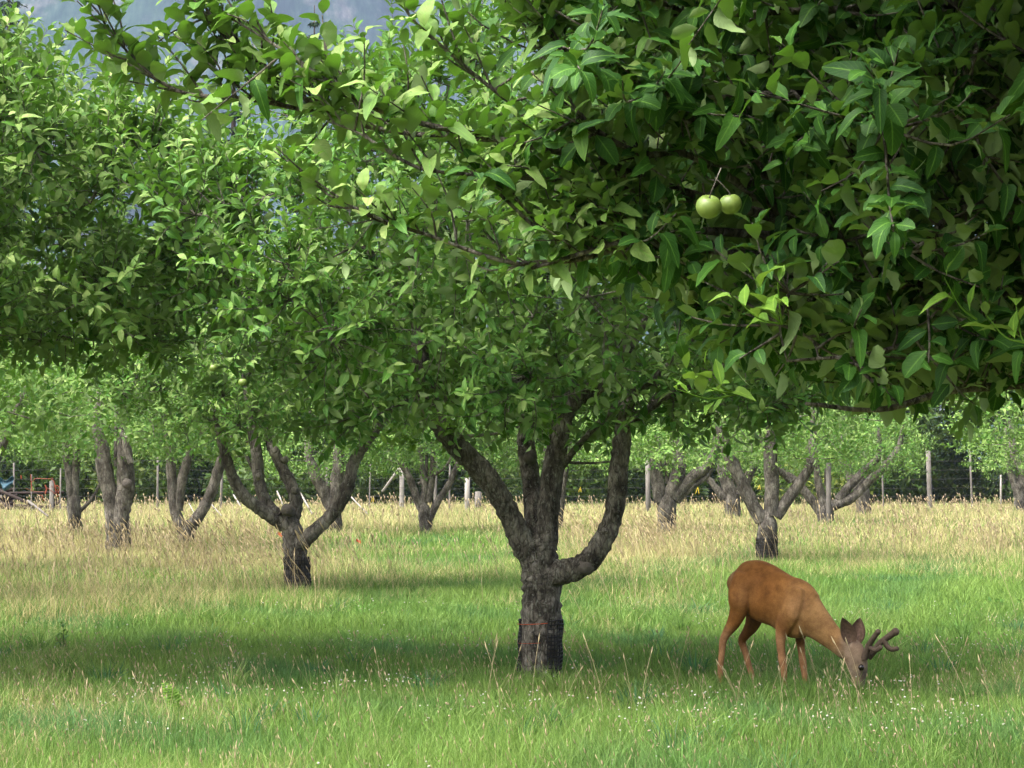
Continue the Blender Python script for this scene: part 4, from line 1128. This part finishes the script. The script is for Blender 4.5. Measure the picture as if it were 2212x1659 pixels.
nv = len(me.vertices); co = np.zeros(nv * 3, np.float32); me.vertices.foreach_get('co', co); co = co.reshape(-1, 3)
no = np.zeros(nv * 3, np.float32); me.vertex_normals.foreach_get('vector', no); no = no.reshape(-1, 3)
cn = np.concatenate(cn); cc = np.concatenate(cc); crd = np.concatenate(crd)
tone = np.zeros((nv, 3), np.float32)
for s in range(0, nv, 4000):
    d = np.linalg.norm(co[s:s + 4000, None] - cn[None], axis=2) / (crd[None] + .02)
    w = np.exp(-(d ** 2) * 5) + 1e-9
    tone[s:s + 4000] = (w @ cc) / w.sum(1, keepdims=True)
up_ = co[:, 2:3]
def patch(pt, rad, col, amt):
    global tone
    w = amt * np.exp(-(np.linalg.norm(co - pt, axis=1, keepdims=True) / rad) ** 2); tone = tone * (1 - w) + np.array(col) * w
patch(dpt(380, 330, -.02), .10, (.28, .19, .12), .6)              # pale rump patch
patch(dpt(545, 400, -.15), .07, (.13, .055, .02), .45)            # fold behind the thigh, its shade painted into the coat
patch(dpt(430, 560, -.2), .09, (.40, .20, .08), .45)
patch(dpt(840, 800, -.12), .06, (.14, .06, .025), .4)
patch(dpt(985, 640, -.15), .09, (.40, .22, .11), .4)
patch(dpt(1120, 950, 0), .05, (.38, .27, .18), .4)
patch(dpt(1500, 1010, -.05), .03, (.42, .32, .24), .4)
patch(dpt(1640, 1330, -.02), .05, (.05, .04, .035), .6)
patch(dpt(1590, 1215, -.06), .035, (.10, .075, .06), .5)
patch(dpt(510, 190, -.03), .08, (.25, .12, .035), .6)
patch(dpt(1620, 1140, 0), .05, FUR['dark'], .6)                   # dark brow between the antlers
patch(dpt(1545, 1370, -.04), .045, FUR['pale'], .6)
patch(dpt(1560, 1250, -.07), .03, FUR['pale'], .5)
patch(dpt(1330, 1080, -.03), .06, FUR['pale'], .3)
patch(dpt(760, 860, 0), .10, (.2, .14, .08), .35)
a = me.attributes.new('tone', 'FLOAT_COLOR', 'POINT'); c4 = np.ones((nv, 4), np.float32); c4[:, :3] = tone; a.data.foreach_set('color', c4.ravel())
me.vertices.foreach_set('co', (co - DP).astype(np.float32).ravel())
me.polygons.foreach_set('use_smooth', np.ones(len(me.polygons), bool))
if not me.materials: me.materials.append(M_FUR)
deer = thing('deer', 'reddish brown buck with velvet antlers grazing head down in green grass', 'deer', DP)
link(bpy.data.objects.new('body', me), deer)
M_EAR = simple_mat('ear_fur', (.19, .135, .092), .9, .3, 60, .1)
M_EARIN = simple_mat('ear_inner_fur', (.125, .082, .06), .9, .4, 50, .1)
M_VELVET = simple_mat('antler_velvet', (.085, .064, .048), .95, .3, 70, .1, .4)
M_EYE = simple_mat('dark_eye', (.008, .006, .005), .08, .1, 20, .6)
M_NOSE = simple_mat('wet_nose', (.015, .013, .013), .3, .2, 40, .5)
def ear(pl, wmax, t0, t1):
    """cupped ear: pl = base and tip in zoom px"""
    a, b_ = dpt(*pl[0], t0), dpt(*pl[1], t1); ax = b_ - a; L = np.linalg.norm(ax); ax /= L
    vw = nrm(np.array([0, 0, CAMZ]) - a); vw = nrm(vw - ax * vw.dot(ax)); sd = np.cross(ax, vw)
    ns, nk = 12, 9
    for nm, mat, push in (('ear', M_EAR, -.004), ('inner', M_EARIN, .003)):
        v = []
        for s in np.linspace(0, 1, ns):
            w = wmax * (math.sin(math.pi * min(1, .14 + .86 * s ** .85)) ** .75 if s < .995 else .02) * (.93 if nm == 'inner' else 1)
            for u in np.linspace(-1, 1, nk):
                v.append(a + ax * L * s + sd * w * u + vw * (.9 * w * (u * u - .6) + push))
        i = np.arange(ns - 1)[:, None] * nk; j = np.arange(nk - 1)[None]
        g = Geo(); g.add(np.array(v), [np.stack([i + j, i + j + 1, i + nk + j + 1, i + nk + j], -1).reshape(-1, 4)])
        if nm == 'ear': e = g.build('ear', mat, deer, origin=DP)
        else: g.build('ear_lining', mat, e, origin=DP)
ear([(1530, 1000), (1432, 755)], 72 * KD, -.05, -.13)
ear([(1560, 1010), (1608, 755)], 76 * KD, .03, .09)
g = Geo()
def antler(paths, name='antler'):
    g = Geo()
    for pl, r in paths:
        q = catmull(np.column_stack([np.array([dpt(x, y, t) for x, y, t in pl]), np.array(r) * KD * .95]), 5)
        tube(g, q[:, :3], q[:, 3], 10, False, .05)
        e = q[-1]; ellipsoid(g, e[:3], (e[3] * 1.12,) * 3, 10, 8)
    g.build(name, M_VELVET, deer, origin=DP)
antler([([(1650, 1160, -.03), (1672, 1085, -.04), (1698, 1020, -.05), (1740, 955, -.065), (1783, 895, -.07)], [34, 32, 30, 27, 26]), ([(1690, 1035, -.05), (1740, 1068, -.05), (1780, 1070, -.055), (1808, 1048, -.06)], [24, 25, 24, 22])])
antler([([(1690, 1150, .03), (1740, 1090, .04), (1800, 1010, .06), (1870, 955, .08), (1955, 895, .09)], [34, 32, 31, 32, 36]), ([(1845, 975, .07), (1872, 1035, .07), (1920, 1068, .075), (1968, 1060, .08)], [26, 26, 24, 22])])
for t in (-.060, .060):
    g = Geo(); ellipsoid(g, dpt(1618, 1245, t * .95), (.021, .021, .023), 14, 10); g.build('eye', M_EYE, deer, origin=DP)
g = Geo(); ellipsoid(g, dpt(1612, 1505, 0), (.026, .026, .022), 14, 10); g.build('nose', M_NOSE, deer, origin=DP)
g = Geo(); tb = dpt(352, 300, 0)
tube(g, catmull(np.array([tb + fwd * .05, tb + fwd * .02 - UP * .04, tb + fwd * .01 - UP * .10, tb + fwd * .015 - UP * .16]), 4), np.interp(np.linspace(0, 1, 13), [0, .5, 1], [.022, .024, .012]), 8)
g.build('tail', M_EAR, deer, origin=DP)

# ---------------------------------------------------------------- grass
def blades(geo, x, y, h, w, lean, col, azim=None, seg=2):
    n = len(x); az = R.random(n) * 6.28 if azim is None else azim
    fa = R.random(n) * 6.28
    dx, dy = np.cos(az) * lean * h, np.sin(az) * lean * h
    wx, wy = np.cos(fa) * w * .5, np.sin(fa) * w * .5
    z0 = np.zeros(n)
    v = np.stack([np.stack([x - wx, y - wy, z0 - .02], 1), np.stack([x + wx, y + wy, z0 - .02], 1),
                  np.stack([x + dx * .3 - wx * .85, y + dy * .3 - wy * .85, h * .55], 1), np.stack([x + dx * .3 + wx * .85, y + dy * .3 + wy * .85, h * .55], 1),
                  np.stack([x + dx, y + dy, h * (1 - .25 * lean)], 1)], 1)
    o = (np.arange(n) * 5)[:, None]
    geo.add(v.reshape(-1, 3), [o + np.array([0, 1, 3, 2]), o + np.array([2, 3, 4])], tone=np.repeat(col, 5, axis=0))
def scatter(n, y0, y1, pw=1.0, margin=1.25):
    """points in the wedge the camera looks over, a little wider than the frame"""
    f = R.random(n)
    e = 2 - pw
    y = (y0 ** e + f * (y1 ** e - y0 ** e)) ** (1 / e)
    x = (R.random(n) - .5) * (y * .5136 * margin + 1.5)
    return x, y
G1 = np.array([.106, .214, .040]); G2 = np.array([.196, .306, .066]); G3 = np.array([.078, .188, .060]); STR = np.array([.55, .465, .235]); STR2 = np.array([.38, .39, .155])
grass = Geo()
def lawn(n, y0, y1, pw, hmul, w0):
    x, y = scatter(n, y0, y1, pw)
    t = tan_field(x, y)
    cl = waves(x, y, 1.6, 8); cl2 = waves(x, y, 5.0, 9)
    dry = R.random(n) < np.clip(t * 1.05 - .06, 0, .93)
    f = np.clip(.5 + .3 * cl2 + R.normal(0, .25, n), 0, 1)[:, None]
    g3 = np.clip(.5 * waves(x, y, 3.1, 10), 0, 1)[:, None]
    col = (G1 * (1 - f) + G2 * f) * (1 - g3) + G3 * g3
    col = col * R.uniform(.6, 1.35, (n, 1))
    fs = R.random(n)[:, None]
    dcol = (STR * (1 - fs) + STR2 * fs) * R.uniform(.7, 1.15, (n, 1))
    mixg = np.clip(t * .65, 0, 1)[:, None] * (R.random((n, 1)) < .6)
    col = np.where(dry[:, None], dcol, col * (1 - .55 * mixg) + STR2 * .55 * mixg)
    h = hmul * (.20 + .10 * R.random(n) + .05 * cl + .03 * cl2) * (1 + .75 * t * R.random(n)) + .03
    blades(grass, x, y, np.maximum(h, .06), w0 * (y / 14) ** .85 * R.uniform(.7, 1.3, n), R.uniform(.1, .75, n), col)
lawn(190000, 9.0, 20, 1.35, .54, .0060)
lawn(22000, 9.0, 12.2, 1.3, 1.0, .0045)
lawn(12000, 12, 22, 1.3, .8, .0045)
lawn(170000, 20, 42, 1.3, .85, .0065)
lawn(120000, 42, 105, 1.2, 1.2, .0075)
cx, cy = scatter(340, 9.3, 24, 1.3)
for i in range(340):
    n = int(R.uniform(25, 60)); rr_ = R.uniform(.03, .11); a = R.random(n) * 6.28; q = rr_ * np.sqrt(R.random(n))
    base = (np.array([.055, .16, .065]), np.array([.12, .26, .05]), np.array([.22, .33, .09]), np.array([.07, .15, .03]))[R.integers(0, 4)]
    blades(grass, cx[i] + q * np.cos(a), cy[i] + q * np.sin(a), R.uniform(.14, .30) * R.uniform(.7, 1.2, n), np.full(n, .007) * (cy[i] / 14) ** .85, R.uniform(.2, 1.0, n), base * R.uniform(.7, 1.3, (n, 1)), a)
tag(grass.build('grass', M_GRASS), 'lush green meadow grass fading into straw coloured dry grass', 'grass', kind='stuff')
# dry flowering stalks, thicker in the dry patches
st = Geo()
def stalks(x, y, h, r, azim, lean, col, head=.09, hr=.006):
    n = len(x)
    for i in range(n):
        b0 = np.array([x[i], y[i], 0.]); a = azim[i]; L = lean[i] * h[i]
        e = b0 + np.array([math.cos(a) * L, math.sin(a) * L, h[i]]); m_ = b0 + np.array([math.cos(a) * L * .3, math.sin(a) * L * .3, h[i] * .55])
        q = catmull(np.vstack([b0, m_, e]), 2)
        nn = st.n
        tube(st, q, r[i], 3, False)
        d_ = nrm(q[-1] - q[-2]); hh = head * h[i]
        tube(st, np.vstack([q[-1], q[-1] + d_ * hh * .5 + UP * -.005, q[-1] + d_ * hh]), [r[i], hr * r[i] / .0015 * (1 + .5 * (h[i] < .32)), r[i] * .5], 4, True)
        st.a.setdefault('tone', []).append(np.tile(col[i], (st.n - nn, 1)).astype(np.float32))
def stalk_field(n, y0, y1, pw, hlo, hhi, wfun, rr):
    x, y = scatter(n * 3, y0, y1, pw); t = tan_field(x, y)
    k = np.nonzero(R.random(len(x)) < wfun(t))[0][:n]; x, y = x[k], y[k]; m_ = len(x)
    col = np.array([.44, .36, .22]) * R.uniform(.7, 1.2, (m_, 1)) * np.array([1, 1, 1])
    stalks(x, y, R.uniform(hlo, hhi, m_), rr * (y / 14) ** .8, np.pi + R.normal(0, 1.3, m_), R.uniform(.08, .45, m_), col, .14)
stalk_field(3600, 9.3, 18, 1.6, .12, .27, lambda t: .5 + t, .0008)
stalk_field(3600, 20, 48, 1.2, .35, .70, lambda t: t ** 2 * 1.2, .0014)
stalk_field(1800, 48, 95, 1.2, .5, .9, lambda t: t, .0018)
for (px, d, n, s) in ((560, 31, 190, 1.1), (470, 34, 120, 1.0), (1330, 36, 130, .9), (1420, 40, 160, 1.0), (1500, 37, 90, .8), (640, 25.2, 50, .35), (1390, 30, 60, .7), (60, 29, 90, 1.6), (1640, 35.5, 50, .5)):
    x = atx(px, d) + R.normal(0, s, n); y = d + R.normal(0, 1.1, n)
    k = R.random(n) < .6; x, y = x[k], y[k]; n = len(x)
    stalks(x, y, R.uniform(.5, .95, n), np.full(n, .0022), np.pi + R.normal(.0, .5, n), R.uniform(.25, .75, n), np.array([.46, .375, .21]) * R.uniform(.8, 1.15, (n, 1)), .16)
for (px, py, n, s) in ((1930, 1600, 9, .35), (2030, 1600, 6, .3), (1170, 1560, 8, .5), (1300, 1560, 7, .4), (420, 1650, 6, .5), (760, 1600, 6, .5), (1690, 1540, 6, .3), (1560, 1560, 5, .3)):
    d = ground_depth(py); x = atx(px, d) + R.normal(0, s, n); y = d + R.normal(0, .3, n)
    stalks(x, y, R.uniform(.30, .58, n), np.full(n, .0013), np.pi + R.normal(0, 1.8, n), R.uniform(.08, .45, n), np.array([.44, .37, .22]) * R.uniform(.85, 1.15, (n, 1)), .13)
tag(st.build('dry_grass', M_GRASS), 'pale dry grass stalks with seed heads standing above the meadow', 'grass', kind='stuff')
# white clover heads
m, nt, b = new_mat('clover_petals'); b.inputs['Base Color'].default_value = (.62, .62, .54, 1); b.inputs['Roughness'].default_value = .8
at = N(nt, 'ShaderNodeAttribute', attribute_name='tone'); nt.links.new(at.outputs['Color'], b.inputs['Base Color'])
cv = Geo(); nC = 3000
x, y = scatter(nC * 2, 9.5, 24, 1.5); k = np.nonzero(waves(x, y, 2.0, 41) + .8 * waves(x, y, 5, 42) - (y - 13) * .05 > .35)[0]
x, y = x[k], y[k]
for i in range(len(x)):
    nn = cv.n; r = R.uniform(.0035, .008); z = R.uniform(.13, .24)
    ellipsoid(cv, (x[i], y[i], z), (r, r, r * .85), 6, 5)
    cv.a.setdefault('tone', []).append(np.tile(np.array([.38, .38, .31]) if R.random() < .6 else np.array([.32, .24, .16]), (cv.n - nn, 1)).astype(np.float32))
    nn = cv.n; tube(cv, np.array([[x[i], y[i], 0], [x[i], y[i], z - r * .5]]), .0012, 3, False)
    cv.a['tone'].append(np.tile(np.array([.10, .2, .04]), (cv.n - nn, 1)).astype(np.float32))
tag(cv.build('clover_flowers', m), 'small white clover heads scattered through the near grass', 'clover', kind='stuff')
# a few plants one can tell apart
def fern(lab, px, py, h, nfr, mat, spread, group=None, name='fern'):
    d = ground_depth(py); b0 = P(px, py, d); b0[2] = 0
    root = thing(name, lab, 'plant', b0, group)
    for k in range(nfr):
        g = Geo(); a = math.pi * .75 + (k - nfr / 2) * spread
        t = np.linspace(0, 1, 16); L = h * R.uniform(.8, 1.1)
        p = np.stack([np.cos(a) * t * L * .5, -.15 * t * L * np.sin(k + 1), t * L * (1 - .18 * t)], 1)
        tube(g, p, np.linspace(.003, .001, 16), 4, False)
        g.a['tint'] = [np.full(g.n, .6, np.float32)]; g.a['rib'] = [np.ones(g.n, np.float32)]; g.a['along'] = [np.ones(g.n, np.float32)]
        pos, dr, up, sz = [], [], [], []
        for i in range(2, 16):
            for s in (-1, 1):
                pos.append(p[i]); dr.append(np.array([s * math.sin(a) * 1 + .3 * math.cos(a), s * .25, .15 + (.5 if s * math.sin(a) > 0 else -.1)])); up.append(np.array([.1, -1, .5])); sz.append(L * .15 * math.sin(math.pi * (.2 + .75 * i / 16)) + .004)
        leaves(g, np.array(pos), np.array(dr), np.array(up) + R.normal(0, .1, (len(pos), 3)), np.array(sz), np.clip(R.normal(.6, .15, len(pos)), 0, 1), T_LOW)
        g.build('frond', mat, root)
fern('bright yellow green fern standing in the near grass', 400, 1575, .36, 2, M_FRESH, .22)
def weed(lab, px, py, h, n, mat, spread, size):
    d = ground_depth(py); b0 = P(px, py, d); b0[2] = 0
    root = thing('weed', lab, 'plant', b0)
    w = Geo(); g = Geo(); arr = []
    for k in range(n):
        a = R.random() * 6.28; q = np.array([math.cos(a), math.sin(a), 0]) * spread * R.random()
        sh = catmull(np.vstack([q * .2, q * .5 + UP * h * .5, q + UP * h * R.uniform(.7, 1)]), 4)
        tube(w, sh, np.linspace(.0035, .0015, len(sh)), 4, False); arr.append(leaf_run(sh, size, .03, .1, .4))
    leaves(g, *[np.concatenate(x) for x in zip(*arr)], T_FINE)
    w.build('stem', M_BARK, root); g.build('foliage', mat, root)
weed('dull green leafy weed low in the grass beside the forked trunk', 935, 1502, .20, 9, M_LEAF, .28, .05)
weed('dark upright weed in the shaded grass under the overhanging shoots', 140, 1432, .34, 5, M_LEAF, .16, .07)
weed('dark low weed in the grass beyond the antlers', 2165, 1335, .24, 12, M_LEAF, .4, .07)

# ---------------------------------------------------------------- haze
hz = Geo()
hv = np.array([[x, y, z] for z in (-1, 1150) for y in (-40, 3200) for x in (-1700, 1700)], float)
hz.add(hv, [np.array([[0, 2, 3, 1], [4, 5, 7, 6], [0, 1, 5, 4], [2, 6, 7, 3], [0, 4, 6, 2], [1, 3, 7, 5]])])
m, nt, b = new_mat('air'); nt.nodes.remove(b)
pv = N(nt, 'ShaderNodeVolumePrincipled')
pv.inputs['Color'].default_value = (.50, .60, 1.0, 1)
pv.inputs['Density'].default_value = .00011
nt.links.new(pv.outputs[0], nt.nodes['Material Output'].inputs['Volume'])
tag(hz.build('haze', m, smooth=False), kind='stuff')
